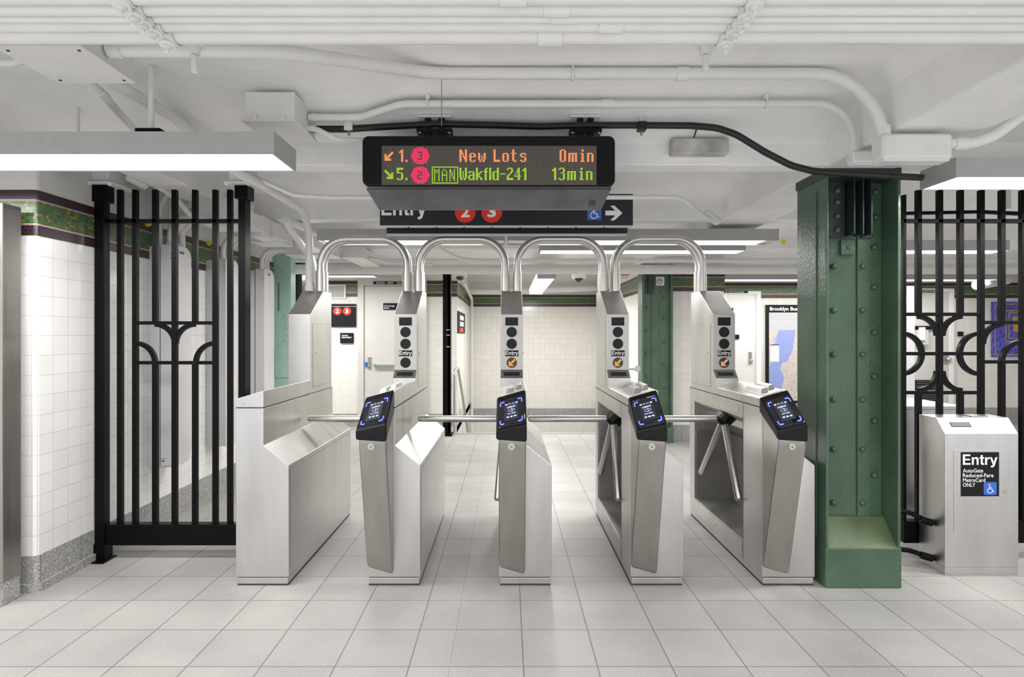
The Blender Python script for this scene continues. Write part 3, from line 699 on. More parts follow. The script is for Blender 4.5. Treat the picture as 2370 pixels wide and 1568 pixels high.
# narrow black post at the corridor corner, mint column
pc = thing('steel_post', (-.81, 8.05, 0), 'narrow black steel post at the corner of the stair corridor', 'post')
MB().box((-.866, 8.0, 0), (-.765, 8.02, 2.267)).box((-.80, 8.0, 0), (-.765, 8.16, 2.267)).build('flange', 'black', pc)
MB().box((-.88, 7.98, 0), (-.74, 8.18, .03)).build('base_plate', 'black', pc)
for v in (763, 775, 802):
    MB().box(at(1033, v, 7.995), at(1041, v+2, 8.0)).build('bracket', 'greybox', pc)
mc = thing('painted_column', (-2.42, 6.55, 0), 'mint green painted steel column with a row of bolts, behind the left turnstile', 'column')
MB().box((-2.7, 6.45, 0), (xu(673, 6.45), 6.6, 2.267)).build('shaft', 'mint', mc, .004)
MB().box((xu(636, 6.44), 6.435, .9), (xu(673, 6.44), 6.455, zv(803, 6.44))).build('cover_plate', 'mint', mc, .003)
for v in (732, 745, 759, 773, 788): MB().dome(at(661, v, 6.45), (0, -1, 0), .018, .014).build('bolt', 'mint', mc)
MB().box((xu(644, 6.44), 6.440, zv(720, 6.44)), (xu(645, 6.44), 6.452, zv(655, 6.44))).build('seam', 'gap', mc)
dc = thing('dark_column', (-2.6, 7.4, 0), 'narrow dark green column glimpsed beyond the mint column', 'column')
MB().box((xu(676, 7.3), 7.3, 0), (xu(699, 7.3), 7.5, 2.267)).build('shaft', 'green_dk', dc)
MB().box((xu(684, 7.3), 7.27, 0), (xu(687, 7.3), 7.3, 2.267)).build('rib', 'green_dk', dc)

# ---------------- autogate entry cabinet ----------------
ag = thing('gate_reader_cabinet', (2.69, 3.47, 0), 'stainless gate cabinet with black Entry sign, in front of the right fence', 'cabinet')
X0, X1 = 2.481, 2.898; Y0, Y1 = 3.373, 3.585
MB().box((X0+.002, Y0+.002, 0), (X1-.002, Y1, .045)).build('plinth', 'steel', ag, .002)
MB().prism([(Y0, .046), (Y0, .804), (Y0+.068, .887), (Y1, .887), (Y1, .046)], 'x', X0, X1).build('body', 'steel', ag, .002)
ka = F/Y0; axx = lambda u: (u-CX)/ka; azz = lambda v: H-(v-CY)/ka
dr = MB().box((axx(2207), Y0-.0025, azz(1235)), (axx(2348), Y0+.001, azz(1042))).build('door_panel', 'steel', ag, .0012)
mp = fplane(Y0)
MB().box((axx(2223), Y0-.004, azz(1149)), (axx(2311), Y0-.002, azz(1047))).build('entry_sign_plate', 'label', dr)
t = MB(); q = fplane(Y0, .0046)
text(t, 'Entry', axx(2227), axx(2307), azz(1082), azz(1052), q, .012)
for s_, v, u1 in (('AutoGate', 1094, 2274), ('Reduced-Fare', 1105, 2298), ('MetroCard', 1116, 2279), ('ONLY', 1127, 2256)):
    text(t, s_, axx(2227), axx(u1), azz(v), azz(v-9), q, .012)
t.build('sign_text', 'white', dr)
t = MB(); t.flat([fplane(Y0, .005)(*p) for p in rrect_pts(axx(2275), axx(2305), azz(1146), azz(1116), .008)]); t.build('access_symbol_square', 'ada', dr)
t = MB(); wheelchair(t, axx(2290), azz(1131.5), .056, fplane(Y0, .0056)); t.build('access_symbol', 'white', dr)
MB().cyl((axx(2326), Y0-.006, azz(1138)), (axx(2326), Y0, azz(1138)), .0125).build('lock', 'handle', dr)
def slp(o_): return lambda x, s_: (x, Y0+.068*s_-o_*.77, .804+.083*s_+o_*.63)
t = MB(); xa = X0+.05; a_ = slp(.001)
rect(t, xa+.008, xa+.125, .40, .72, a_); t.build('display_frame', 'gap', ag)
t = MB(); rect(t, xa+.013, xa+.120, .44, .69, slp(.002)); t.build('display', simple('grey_lcd', (.14, .15, .18), .7), ag)
MB().box((X0+.22, Y0+.09, .887), (X0+.32, Y0+.16, .894)).build('card_slot', 'steel_dk', ag, .002)
for v0, v1, l in ((1187, 1208, 'upper black conduit elbow running from the green column to the gate cabinet'), (1275, 1290, 'lower black conduit elbow near the floor by the gate cabinet')):
    cb = thing('black_conduit', (2.3, 3.5, zv(v1, 3.5)), l, 'conduit', 'black conduits by the gate cabinet')
    MB().tube([(2.10, 3.58, zv(v0-8, 3.52)), at(2105, v0, 3.5), at(2150, v1, 3.47), (2.482, 3.46, zv(v1+2, 3.46))], .014, 12, .05).build('pipe', 'black', cb)
    MB().tube([at(2130, v1-5, 3.48), at(2158, v1+3, 3.46)], .021, 12).build('elbow', 'black', cb)
bg = thing('rear_gate_cabinet', (2.75, 4.1, 0), 'grey metal cabinet behind the right fence, mostly hidden by the gate cabinet', 'cabinet')
MB().box((xu(2090, 3.95), 3.95, 0), (xu(2090, 3.95)+.36, 4.45, zv(948, 3.95))).build('body', 'steel', bg, .003)
MB().box((xu(2090, 3.95)-.01, 3.94, zv(948, 3.95)), (xu(2090, 3.95)+.40, 4.46, zv(944, 3.95)+.012)).build('lid', 'steel', bg, .003)

# stainless machine at the left edge
vm = thing('steel_machine', (-3.0, 3.05, 0), 'stainless steel machine edge standing at the far left of the picture', 'machine')
MB().box((-3.3, 2.98, .12), (xu(13, 3.0), 3.10, 2.03)).build('body', 'steel_dk', vm, .006)
MB().box((-3.3, 2.99, 0), (xu(10, 3.0), 3.10, .12)).build('base', 'base', vm, .003)

# ---------------- wall boxes on the left ----------------
def textpanel(mb, lines, x0, x1, z1, h_, mp):
    for i, s_ in enumerate(lines): text(mb, s_, x0, x1, z1-h_*(i+1)*1.4+h_*.2, z1-h_*i*1.4, mp, .01)
wl = ['nearest tall grey wall box with rounded cover, behind the fence bars', 'second tall grey wall box with rounded cover, between two mosaic strips', 'farthest tall grey wall box with rounded cover, left of the first turnstile tower']
for i in range(3):
    y = 4.15+.78*i
    b = thing('wall_box', (-2.45, y+.12, .44), wl[i], 'electrical box', 'tall grey wall boxes')
    MB().box((-2.5, y, .445), (-2.425, y+.235, 1.985)).build('back_box', 'greybox', b, .003)
    r = .085; P = [(y-.003, .45), (y-.003, 1.995), (y+.003, 2.0)]+[(y+.24-r+r*math.sin(t), 2.0-r+r*math.cos(t)) for t in [k*math.pi/16 for k in range(9)]]+[(y+.24-r+r*math.cos(t), .44+r-r*math.sin(t)) for t in [k*math.pi/16 for k in range(9)]]+[(y+.008, .44)]
    MB().prism(P, 'x', -2.418, -2.33).build('cover', 'greybox', b, .003); MB().box((-2.4255, y+.004, .45), (-2.4175, y+.22, 1.98)).build('joint', 'gap', b)
    t = MB(); q = lambda a, z: (-2.3295, a, z)
    text(t, 'DANGER', y+.07, y+.15, 1.962, 1.970, q, .02); text(t, '208-120', y+.08, y+.14, 1.942, 1.955, q, .03)
    if i == 0: t = MB()
    rect(t, y+.07, y+.15, 1.962, 1.965, q); rect(t, y+.08, y+.14, 1.945, 1.957, q)
    if i: t = MB(); rect(t, y+.07, y+.15, 1.962, 1.965, q); rect(t, y+.08, y+.14, 1.945, 1.957, q)
    rect(t, -2.418, -2.38, .50, .503, lambda a, z: (a, y-.0035, z)); rect(t, -2.41, -2.39, .48, .49, lambda a, z: (a, y-.0035, z))
    t.build('marking', 'gap', b)
    for z in (1.93, 1.90): MB().dome((-2.345, y-.003, z), (0, -1, 0), .004, .002).build('screw', 'gap', b)
    # elbows from the box into the tray
    for k in range(3):
        yy = y+.05+.07*k
        c_ = thing('bent_conduit', (-2.40, yy, 2.0), ['front', 'middle', 'back'][k]+' bent conduit rising from the '+['nearest', 'second', 'farthest'][i]+' grey wall box', 'conduit', 'bent conduits over the wall boxes')
        MB().tube([(-2.38, yy, 1.98), (-2.38, yy, 2.195), (-2.08, yy, 2.195)], .020, 12, .13+.0*k).build('pipe', 'conduit', c_)
        MB().cyl((-2.38, yy, 1.985), (-2.38, yy, 2.02), .025, 12).build('collar', 'conduit', c_)
    tr = thing('cable_tray', (-1.95, y+.12, 2.13), ['nearest', 'second', 'farthest'][i]+' white metal cable trough crossing from the wall boxes', 'cable trough', 'white cable troughs')
    xe = (-1.80, -1.87, -1.67)[i]
    MB().box((-2.12, y-.02, 2.135), (xe, y+.26, 2.235)).build('trough', 'conduit', tr, .003)
    MB().box((-2.125, y-.025, 2.13), (xe+.005, y+.265, 2.137)).build('cover', 'conduit', tr, .001)
    MB().box((xe-.25, y+.03, 2.128), (xe-.14, y+.05, 2.131)).build('slot', 'greybox', tr)
tr = thing('cable_trough', (-1.8, 5.8, 2.14), 'long white trough running away from the camera over the left turnstile', 'cable trough')
MB().box((-1.865, 5.23, 2.14), (-1.70, 5.68, 2.25)).box((-1.66, 5.97, 2.14), (-1.45, 7.2, 2.25)).build('trough', 'conduit', tr, .003)
jb = [((445, 455), (545, 497), 4.12, .3, 'square white junction box behind the fence tops'), ((583, 497), (606, 548), 4.45, .22, 'white junction box just right of the inner fence post'),
      ((606, 510), (631, 545), 4.62, .3, 'small white junction box with a seam beside the inner fence post')]
for (u0, v0), (u1, v1), Y, d, l in jb:
    a = at(u0, v1, Y); b_ = at(u1, v0, Y); o = thing('junction_box', ((a.x+b_.x)/2, Y, a.z), l, 'junction box')
    MB().box((a.x, Y, a.z+.004), (b_.x, Y+d, b_.z)).build('box', 'conduit', o, .003); MB().box((a.x-.006, Y-.006, a.z-.004), (b_.x+.006, Y+d, a.z+.004)).build('cover', 'conduit', o, .001)

# ---------------- ceiling conduits ----------------
def conduit(label, pts, r, fil=.12, name='conduit', mat='conduit', collars=(), group='painted ceiling conduits', cat='conduit', n=16):
    pts = [Vector(p) for p in pts]
    o = thing(name, pts[0], label, cat, group)
    MB().tube(pts, r, n, fil).build('pipe', mat, o)
    for (p, d, ln) in collars:
        p = Vector(p); d = Vector(d).normalized()
        MB().cyl(p-d*ln/2, p+d*ln/2, r*1.16, n).build('coupling', mat, o)
    return o
def rest_y(r, v, zb):      # depth of a pipe whose underside is at zb and whose far edge is seen at v
    el = math.atan((CY-v)/F); lo, hi = .5, 2.5
    for _ in range(50):
        m = (lo+hi)/2
        if math.atan2(zb+r-H, m)-math.asin(r/math.hypot(m, zb+r-H)) > el: lo = m
        else: hi = m
    return lo
ZP = 2.172
bun = [(rest_y(r, v, ZP), r, u, 0) for r, v, u in ((.0265, 14, 1188), (.0205, 39, 1288), (.0135, 55, 1306), (.0235, 76, 1413), (.0335, 104, 1272))]
nm = ['top', 'second', 'third', 'fourth', 'lowest']
for (Y, r, u, v), n_ in zip(bun, nm):
    conduit('%s of the five straight white conduits bundled across the top of the picture' % n_, [(XL, Y, ZP+r), (XR, Y, ZP+r)], r, 0, collars=[((xu(u, Y), Y, ZP+r), (1, 0, 0), .065)], group='bundle of straight conduits')
for sx, X, side in ((-1, -.935, 'left'), (1, .60, 'right')):
    for i, (Y, r, u, v) in enumerate(bun):
        c_ = thing('pipe_clamp', (X, Y, 2.24), 'painted clamp with bolt on the %s conduit of the bundle, %s side' % (nm[i], side), 'clamp', 'bolted clamps on the conduit bundle')
        n = 12; A = []; B = []
        for k in range(n+1):
            a = math.pi*k/n; y_, z_ = math.cos(a)*(r+.005), -math.sin(a)*(r+.005)
            A.append((X-.020, Y+y_, ZP+r+z_)); B.append((X+.024, Y+y_, ZP+r+z_))
        A = [(X-.020, Y+r+.005, 2.262)]+A+[(X-.020, Y-r-.005, 2.262)]; B = [(X+.024, Y+r+.005, 2.262)]+B+[(X+.024, Y-r-.005, 2.262)]
        m_ = MB(); m_.add(A+B, [(k, k+1, n+3+k+1, n+3+k) for k in range(n+2)], True); so = m_.build('strap', 'conduit', c_)
        sm = so.modifiers.new('thickness', 'SOLIDIFY'); sm.thickness = .003
        d = Vector((0, -.25, -1)).normalized(); p0 = Vector((X, Y-.006, ZP-.004))
        MB().cyl(p0-d*.004, p0+d*.006, .021, 20).build('washer', 'conduit', c_, .001)
        MB().cyl(p0+d*.006, p0+d*.014, .0115, 6).build('nut', 'conduit', c_)
        MB().cyl(p0+d*.014, p0+d*.027, .0060, 10).build('bolt', 'conduit', c_)
for u, X, l in ((450, None, 'hanging threaded bolt below the conduit bundle on the left'), (1633, None, 'hanging threaded bolt below the conduit bundle on the right')):
    Y = 1.836; x = xu(u, Y); o = thing('hanging_bolt', (x, Y, 2.267), l, 'bolt', 'threaded bolts under the beam')
    MB().cyl((x, Y, 2.258), (x, Y, 2.268), .030, 20).build('washer', 'conduit', o); MB().cyl((x, Y, 2.232), (x, Y, 2.262), .017, 6).build('nut', 'conduit', o)
    MB().tube([(x, Y, 2.268-.0035*k) for k in range(11, 27)], [(.0105 if k % 2 else .0085) for k in range(16)], 10).build('thread', 'conduit', o)
# conduit 1
Yq = 2.62
conduit('thick white conduit from the square ceiling box, bending down at the right beam',
        [(-1.448, 2.16, 2.402), (-.82, 2.18, 2.405), (-.34, Yq, zv(170, Yq)), (1.655, Yq, zv(171, Yq)), (1.655, Yq, 2.20)], .026, .30,
        collars=[((xu(1578, Yq), Yq, zv(171, Yq)), (1, 0, 0), .05), ((-1.42, 2.16, 2.402), (1, 0, 0), .05), ((1.655, Yq, 2.26), (0, 0, 1), .05)])
Y2 = 2.84
conduit('thinner white conduit above the display, bending down at the right beam',
        [(-.98, 2.94, zv(272, 2.94)), (xu(835, 2.93), 2.93, zv(272, 2.93)), (xu(930, Y2), Y2, zv(241, Y2)), (1.652, Y2, zv(240, Y2)), (1.652, Y2, 2.20)], .0175, .17,
        collars=[((xu(1405, Y2), Y2, zv(240, Y2)), (1, 0, 0), .045), ((1.652, Y2, 2.24), (0, 0, 1), .04), ((-.95, 2.94, zv(272, 2.94)), (1, 0, 0), .03)])
conduit('short white conduit dropping from the small ceiling box toward the display',
        [(-.98, 2.94, zv(298, 2.94)), (xu(735, 2.94), 2.94, zv(300, 2.94)), (xu(782, 2.95), 2.95, zv(324, 2.95)), (xu(850, 3.0), 3.0, zv(325, 3.0))], .013, .06,
        collars=[((xu(722, 2.94), 2.94, zv(298, 2.94)), (1, 0, 0), .04)])
def hanger(u, v, Y, label, r):
    p = at(u, v, Y); o = thing('pipe_hanger', p, label, 'clamp', 'conduit hangers')
    MB().tube([(p.x, Y+(r+.004)*math.cos(a), p.z+(r+.004)*math.sin(a)) for a in [2*math.pi*k/14 for k in range(15)]], .005, 8).build('loop', 'conduit', o)
    MB().box((p.x-.010, Y-.012, p.z+r), (p.x+.010, Y+.012, p.z+r+.05)).build('stem', 'conduit', o, .002); MB().dome((p.x, Y-.012, p.z+r+.02), (0, -1, 0), .007).build('bolt', 'conduit', o)
hanger(1325, 170, Yq, 'hanger clamp on the thick conduit above the display', .026)
hanger(990, 240, Y2, 'hanger clamp on the thin conduit left of the display', .018)
hanger(1772, 240, Y2, 'hanger clamp on the thin conduit far right', .018)
# conduit bodies under the long beam
def fitting(label, a, b, Y, d, r=.02):
    p, q = at(*a, Y), at(*b, Y); o = thing('conduit_fitting', ((p.x+q.x)/2, Y, q.z), label, 'fitting', 'conduit fittings')
    MB().box((p.x, Y-d, q.z), (q.x, Y+d, p.z)).build('body', 'conduit', o, r, 4)
    MB().box((p.x+.01, Y-d*.8, q.z-.008), (q.x-.01, Y+d*.8, q.z+.004)).build('cover', 'conduit', o, .004); return o
fitting('large white conduit fitting under the beam above the near green column', (2028, 315), (2190, 374), Yq, .045, .018)
fitting('small white conduit fitting under the beam beside the large fitting', (1966, 352), (2052, 380), Y2, .03, .012)
conduit('white conduit curving up to the right edge from the large fitting', [at(2188, 333, Yq), at(2250, 332, Yq), at(2300, 315, 2.58), at(2372, 262, 2.52), at(2460, 190, 2.42)], .0245, .10, collars=[(at(2222, 333, Yq), (1, 0, 0), .06)])
# left ceiling box and rods
pb = thing('pull_box', (-1.6, 2.17, 2.35), 'large square white ceiling box at the upper left', 'junction box')
MB().box((-1.745, 2.025, 2.355), (-1.453, 2.315, 2.53)).build('box', 'conduit', pb, .003); MB().box((-1.75, 2.02, 2.347), (-1.448, 2.32, 2.355)).build('cover', 'conduit', pb, .001)
for x, y in ((-1.72, 2.05), (-1.475, 2.05), (-1.72, 2.29), (-1.475, 2.29)): MB().dome((x, y, 2.347), (0, 0, -1), .006, .004).build('screw', 'gap', pb)
sb = thing('junction_box', (-1.1, 2.9, 2.36), 'small white ceiling box with tabbed cover left of the display', 'junction box')
MB().box((-1.215, 2.755, 2.362), (-.985, 3.05, 2.492)).build('box', 'conduit', sb, .003); MB().box((-1.225, 2.742, 2.352), (-.975, 3.06, 2.362)).build('cover', 'conduit', sb, .001)
for x in (-1.17, -1.04): MB().box((x-.012, 2.746, 2.362), (x+.012, 2.754, 2.385)).build('tab', 'conduit', sb, .002); MB().dome((x, 2.748, 2.378), (0, -1, 0), .007).build('bolt', 'conduit', sb)
conduit('white conduit running back from the square box, then down into the first turnstile tower',
        [(-1.69, 2.32, 2.44), (-1.64, 2.98, 2.44), (-1.45, 3.16, 2.235), (-1.42, 3.4, 2.235), (-1.425, 4.28, 2.235), (-1.425, 4.28, 1.68)], .0265, .20, collars=[((-1.425, 4.28, 1.70), (0, 0, 1), .04), ((-1.42, 3.85, 2.235), (0, 1, 0), .05)])
conduit('white conduit with a coupling behind the upper left lamp', [(-1.70, 2.32, 2.42), at(240, 222, 2.58), at(312, 302, 3.0), at(330, 330, 3.12)], .018, .1, collars=[(at(238, 219, 2.57), (at(240, 222, 2.58)-Vector((-1.70, 2.32, 2.42))), .06)])
conduit('white conduit on the first arch left of the square box', [at(-60, 146, 2.4), at(40, 146, 2.4), at(60, 130, 2.3)], .017, .1)
conduit('thin white conduit sweeping behind the display to the right beam', [at(555, 395, 3.35), at(680, 452, 3.5), at(760, 457, 3.55), at(1575, 457, 3.55), at(1615, 490, 3.75), at(1650, 512, 3.9)], .013, .15)
conduit('white conduit from the fitting above the fence tops', [at(338, 418, 3.72), at(405, 455, 3.80), at(440, 500, 3.95), at(530, 530, 4.2)], .016, .2, collars=[(at(346, 422, 3.73), (at(405, 455, 3.80)-at(338, 418, 3.72)), .04)])
o = thing('conduit_fitting', at(318, 415, 3.7), 'white box fitting at the ceiling behind the fence top', 'fitting', 'conduit fittings')
d_ = (at(342, 426, 3.73)-at(293, 402, 3.69)).normalized(); p_ = at(293, 406, 3.69); MB().tube([p_, p_+d_*.01, p_+d_*.12, p_+d_*.13], [.016, .034, .034, .018], 8).build('body', 'conduit', o, .003)
o = thing('conduit_fitting', at(1650, 500, 3.9), 'white fitting at the end of the thin conduit near the beam', 'fitting', 'conduit fittings')
p_ = at(1632, 492, 3.86); q_ = at(1662, 514, 3.94); d_ = (q_-p_); MB().tube([p_, p_+d_*.1, p_+d_*.95, q_], [.014, .030, .030, .016], 8).build('body', 'conduit', o, .002)
for k, (r, l) in enumerate(((.27, 'outer'), (.22, 'middle'), (.17, 'inner'))):
    cx_, Y = xu(440, 4.1), 4.20+.055*k
    pts = [(cx_-r, Y, 1.985)]+[(cx_-r*math.cos(a), Y, 2.20+(r-.01)*math.sin(a)) for a in [math.pi*j/16 for j in range(17)]]
    conduit('%s arched white conduit behind the fence tops' % l, pts, .021, 0, group='arched conduits behind the fence')
conduit('slanting white conduit beside the conduit that feeds the first tower', [at(662, 508, 4.3), at(668, 525, 4.4), at(722, 600, 4.75), at(740, 690, 5.2)], .026, .1)
conduit('short thick white conduit stub above the slanting conduit', [at(668, 512, 4.5), at(712, 530, 4.9), at(745, 545, 5.2)], .028, .05)
# rods
for u, v0, v1, Y, r, l in ((350, 130, 300, 2.60, .012, 'thick hanging rod that carries the upper left lamp'), (181, 262, 304, 2.93, .008, 'short hanging rod above the upper left lamp')):
    p, q = at(u, v0, Y), at(u, v1, Y); o = thing('hanging_rod', q, l, 'rod', 'rods above the lamp')
    MB().cyl((p.x, Y, 2.535), (p.x, Y, q.z), r, 12).build('rod', 'conduit', o); MB().cyl((p.x, Y, (2.60+q.z)/2+.03), (p.x, Y, (2.60+q.z)/2+.06), r*1.25, 12).build('sleeve', 'conduit', o)
    if r > .01: MB().box((q.x-.055, Y-.03, 2.232), (q.x+.055, Y+.03, 2.262)).build('bracket', 'black', o, .004)
wr = thing('hanging_wire', at(1022, 160, 2.78), 'thin straight wire hanging down to the display bracket', 'wire')
MB().cyl(at(1022, 160, 2.585), at(1022, 291, 2.80), .0022, 6).build('wire', 'screw', wr)
# black cable
pts = [at(716, 299, 2.98), at(800, 299, 2.98), at(900, 293, 2.98), at(1010, 287, 2.98), at(1150, 290, 2.98), at(1250, 293, 2.98), at(1350, 290, 2.98), at(1480, 290, 2.98), at(1600, 291, 2.97), at(1660, 296, 2.97), at(1705, 312, 2.97), at(1770, 352, 2.98), at(1830, 383, 2.99), at(1880, 396, 3.0), at(1960, 402, 3.02), at(2060, 408, 3.03), at(2134, 411, 3.04)]
bc = thing('black_cable', pts[0], 'black corrugated cable over the display, running to the right lamp', 'cable')
sp = fillet(pts, .25, 5); fine = []
for a, b_ in zip(sp, sp[1:]):
    m_ = max(1, round((b_-a).length/.0045)); fine += [a+(b_-a)*k/m_ for k in range(m_)]
fine.append(sp[-1])
MB().tube(fine, [.0176 if k % 2 else .0160 for k in range(len(fine))], 12).build('cable', 'cable', bc)
for u, m_, l in ((808, 'conduit', 'white block clamp holding the black cable'), (1484, 'cable', 'black block clamp holding the black cable')):
    p = at(u, 294, 2.98); o = thing('cable_clamp', p, l, 'clamp')
    MB().box((p.x-.02, 2.955, p.z-.022), (p.x+.022, 3.0, p.z+.022)).build('block', m_, o, .003); MB().cyl((p.x, 2.975, p.z-.045), (p.x, 2.975, p.z-.022), .006, 10).build('bolt', 'screw', o); MB().cyl((p.x, 2.98, p.z+.022), (p.x, 2.98, p.z+.09), .005, 8).build('rod', 'conduit', o)
wp = thing('weathered_box', at(1620, 338, 3.13), 'weathered grey rectangular box on the beam right of the display', 'box')
a, b_ = at(1556, 356, 3.10), at(1688, 319, 3.10); MB().box((a.x, 3.10, a.z), (b_.x, 3.17, b_.z)).build('box', simple('weathered', (.50, .49, .46), .5, noise=.4, nscale=9), wp, .008)
MB().cyl(at(1612, 300, 3.03), at(1606, 318, 3.10), .004, 6).build('wire', 'cable', wp)

# ---------------- led display ----------------
LD = thing('arrival_display', (-.09, 3.0, 2.06), 'black hanging train arrival display with orange and green dot text', 'display')
YS = 2.85
def ldx(u): return (u-CX)*YS/F
def ldz(v): return H-(v-CY)*YS/F
A = rrect_pts(ldx(838), ldx(1424), ldz(430), ldz(314), .03, 5)
fr_ = MB(); P = [(x-(.012 if z < 2.2 and x < 0 else 0)*0, z) for x, z in A]
fr_.prism(P, 'y', YS, YS+.10); fr_.build('front_frame', 'plastic', LD, .008, 3)
B_ = rrect_pts(ldx(864), ldx(1403), ldz(432)+.012, ldz(318)-.0, .02, 4)
Pi = rrect_pts(ldx(870), ldx(1398), ldz(430)+.0, ldz(322), .015, 4)
MB().prism(rrect_pts(ldx(866), ldx(1402), ldz(434)+.02, ldz(324), .02, 5), 'y', YS-.004, YS+.001).build('inner_bezel', 'plastic', LD, .002)
MB().box((ldx(884), YS-.006, ldz(429)), (ldx(1380), YS-.003, ldz(339))).build('dot_matrix', 'matrix', LD)
pf = [(YS+.02, ldz(432)+.03), (YS+.02, 2.062), (YS+.19, 2.004), (YS+.25, 2.015), (YS+.25, 2.30), (YS+.05, 2.315)]
m_ = MB(); a = [(ldx(842)+.006, *p) for p in pf]; b_ = [(ldx(1420)-.006, *p) for p in pf]
a = [(x+(.022 if z < 2.05 else 0), y, z) for x, y, z in a]; b_ = [(x-(.022 if z < 2.05 else 0), y, z) for x, y, z in b_]
m_.loft(a, b_).build('case', simple('scuffed_case', (.13, .13, .135), .42, noise=.35, nscale=6), LD, .012, 3)
MB().box((ldx(846), YS+.012, 2.066), (ldx(1416), YS+.018, 2.070)).build('seam', 'gap', LD)
sg = MB()
for iy in range(6):
    for ix in range(6):
        sg.cyl((ldx(1379)+ix*.006-.015, YS+.10+iy*.009, 2.031-iy*.0031), (ldx(1379)+ix*.006-.015, YS+.10+iy*.009, 2.0335-iy*.0031), .0018, 6)
sg.build('speaker_holes', 'gap', LD)
for u in (838, 1424): MB().dome((ldx(u), YS+.05, ldz(400)), (-1 if u < 1000 else 1, 0, 0), .014, .008).build('side_knob', 'plastic', LD)
for u0, u1 in ((985, 1030), (1335, 1372)):
    x0_, x1_ = xu(u0, 3.0), xu(u1, 3.0)
    MB().box((x0_, 2.97, 2.31), (x0_+.03, 3.01, 2.45)).box((x1_-.03, 2.97, 2.31), (x1_, 3.01, 2.45)).box((x0_-.04, 2.96, 2.375), (x1_+.04, 3.02, 2.395)).build('bracket', 'plastic', LD, .002); MB().box((x0_-.035, 2.96, 2.452), (x1_+.035, 3.08, 2.462)).build('bracket_plate', 'paint', LD, .002)
    for x in (x0_-.025, x1_+.025): MB().dome((x, 2.97, 2.375), (0, 0, -1), .010).build('bolt', 'screw', LD)
GL = {
 'N': ["XX...XX", "XXX..XX", "XXX..XX", "XXXX.XX", "XX.X.XX", "XX.X.XX", "XX.XXXX", "XX..XXX", "XX..XXX", "XX...XX", "XX...XX"],
 'e': ["", "", "", ".XXXX.", "XX..XX", "XX..XX", "XXXXXX", "XX....", "XX....", "XX..XX", ".XXXX."],
 'w': ["", "", "", "XX...XX", "XX...XX", "XX.X.XX", "XX.X.XX", "XX.X.XX", "XX.X.XX", ".XX.XX.", ".XX.XX."],
 'L': ["XX....", "XX....", "XX....", "XX....", "XX....", "XX....", "XX....", "XX....", "XX....", "XXXXXX", "XXXXXX"],
 'o': ["", "", "", ".XXXX.", "XX..XX", "XX..XX", "XX..XX", "XX..XX", "XX..XX", "XX..XX", ".XXXX."],
 't': [".XX...", ".XX...", ".XX...", "XXXXX.", ".XX...", ".XX...", ".XX...", ".XX...", ".XX...", ".XX.X.", "..XXX."],
 's': ["", "", "", ".XXXX.", "XX..XX", "XX....", ".XXXX.", "....XX", "....XX", "XX..XX", ".XXXX."],
 '0': [".XXXX.", "XX..XX", "XX..XX", "XX..XX", "XX..XX", "XX..XX", "XX..XX", "XX..XX", "XX..XX", "XX..XX", ".XXXX."],
 'm': ["", "", "", "XXXXXXXX.", "XX.XX.XX", "XX.XX.XX", "XX.XX.XX", "XX.XX.XX", "XX.XX.XX", "XX.XX.XX", "XX.XX.XX"],
 'i': [".XX", ".XX", "", "XXX", ".XX", ".XX", ".XX", ".XX", ".XX", ".XX", "XXXX"],
 'n': ["", "", "", "XXXXX.", "XX..XX", "XX..XX", "XX..XX", "XX..XX", "XX..XX", "XX..XX", "XX..XX"],
 '1': ["..XX", ".XXX", "XXXX", "..XX", "..XX", "..XX", "..XX", "..XX", "..XX", "..XX", "..XX"],
 '.': ["", "", "", "", "", "", "", "", "", "XX", "XX"],
 '5': ["XXXXXX", "XXXXXX", "XX....", "XX....", "XXXXX.", "....XX", "....XX", "....XX", "....XX", "XX..XX", ".XXXX."],
 'W': ["XX...XX", "XX...XX", "XX...XX", "XX.X.XX", "XX.X.XX", "XX.X.XX", "XX.X.XX", "XX.X.XX", "XX.X.XX", ".XX.XX.", ".XX.XX."],
 'a': ["", "", "", ".XXXX.", "XX..XX", "....XX", ".XXXXX", "XX..XX", "XX..XX", "XX..XX", ".XXXXX"],
 'k': ["XX....", "XX....", "XX....", "XX..XX", "XX.XX.", "XXXX..", "XXX...", "XXXX..", "XX.XX.", "XX..XX", "XX..XX"],
 'f': ["..XX", ".XX.", ".XX.", "XXXX", ".XX.", ".XX.", ".XX.", ".XX.", ".XX.", ".XX.", ".XX."],
 'l': ["XX"]*11,
 'd': ["....XX", "....XX", "....XX", ".XXXXX", "XX..XX", "XX..XX", "XX..XX", "XX..XX", "XX..XX", "XX..XX", ".XXXXX"],
 '-': ["", "", "", "", "", "XXXXX", "", "", "", "", ""],
 '2': [".XXXX.", "XX..XX", "....XX", "....XX", "...XX.", "..XX..", ".XX...", "XX....", "XX....", "XXXXXX", "XXXXXX"],
 '4': ["...XX.", "...XX.", "..XXX.", "..XXX.", ".X.XX.", ".X.XX.", "X..XX.", "XXXXXX", "...XX.", "...XX.", "...XX."],
 '3': [".XXXX.", "XX..XX", "....XX", "....XX", "..XXX.", "....XX", "....XX", "....XX", "....XX", "XX..XX", ".XXXX."],
 'M': ["X...X", "XX.XX", "X.X.X", "X.X.X", "X...X", "X...X", "X...X", "X...X", "X...X", "X...X", "X...X"],
 'A': ["..X..", ".X.X.", "X...X", "X...X", "X...X", "XXXXX", "X...X", "X...X", "X...X", "X...X", "X...X"],
 'n2': ["X...X", "XX..X", "XX..X", "X.X.X", "X.X.X", "X.X.X", "X.X.X", "X..XX", "X..XX", "X...X", "X...X"]}
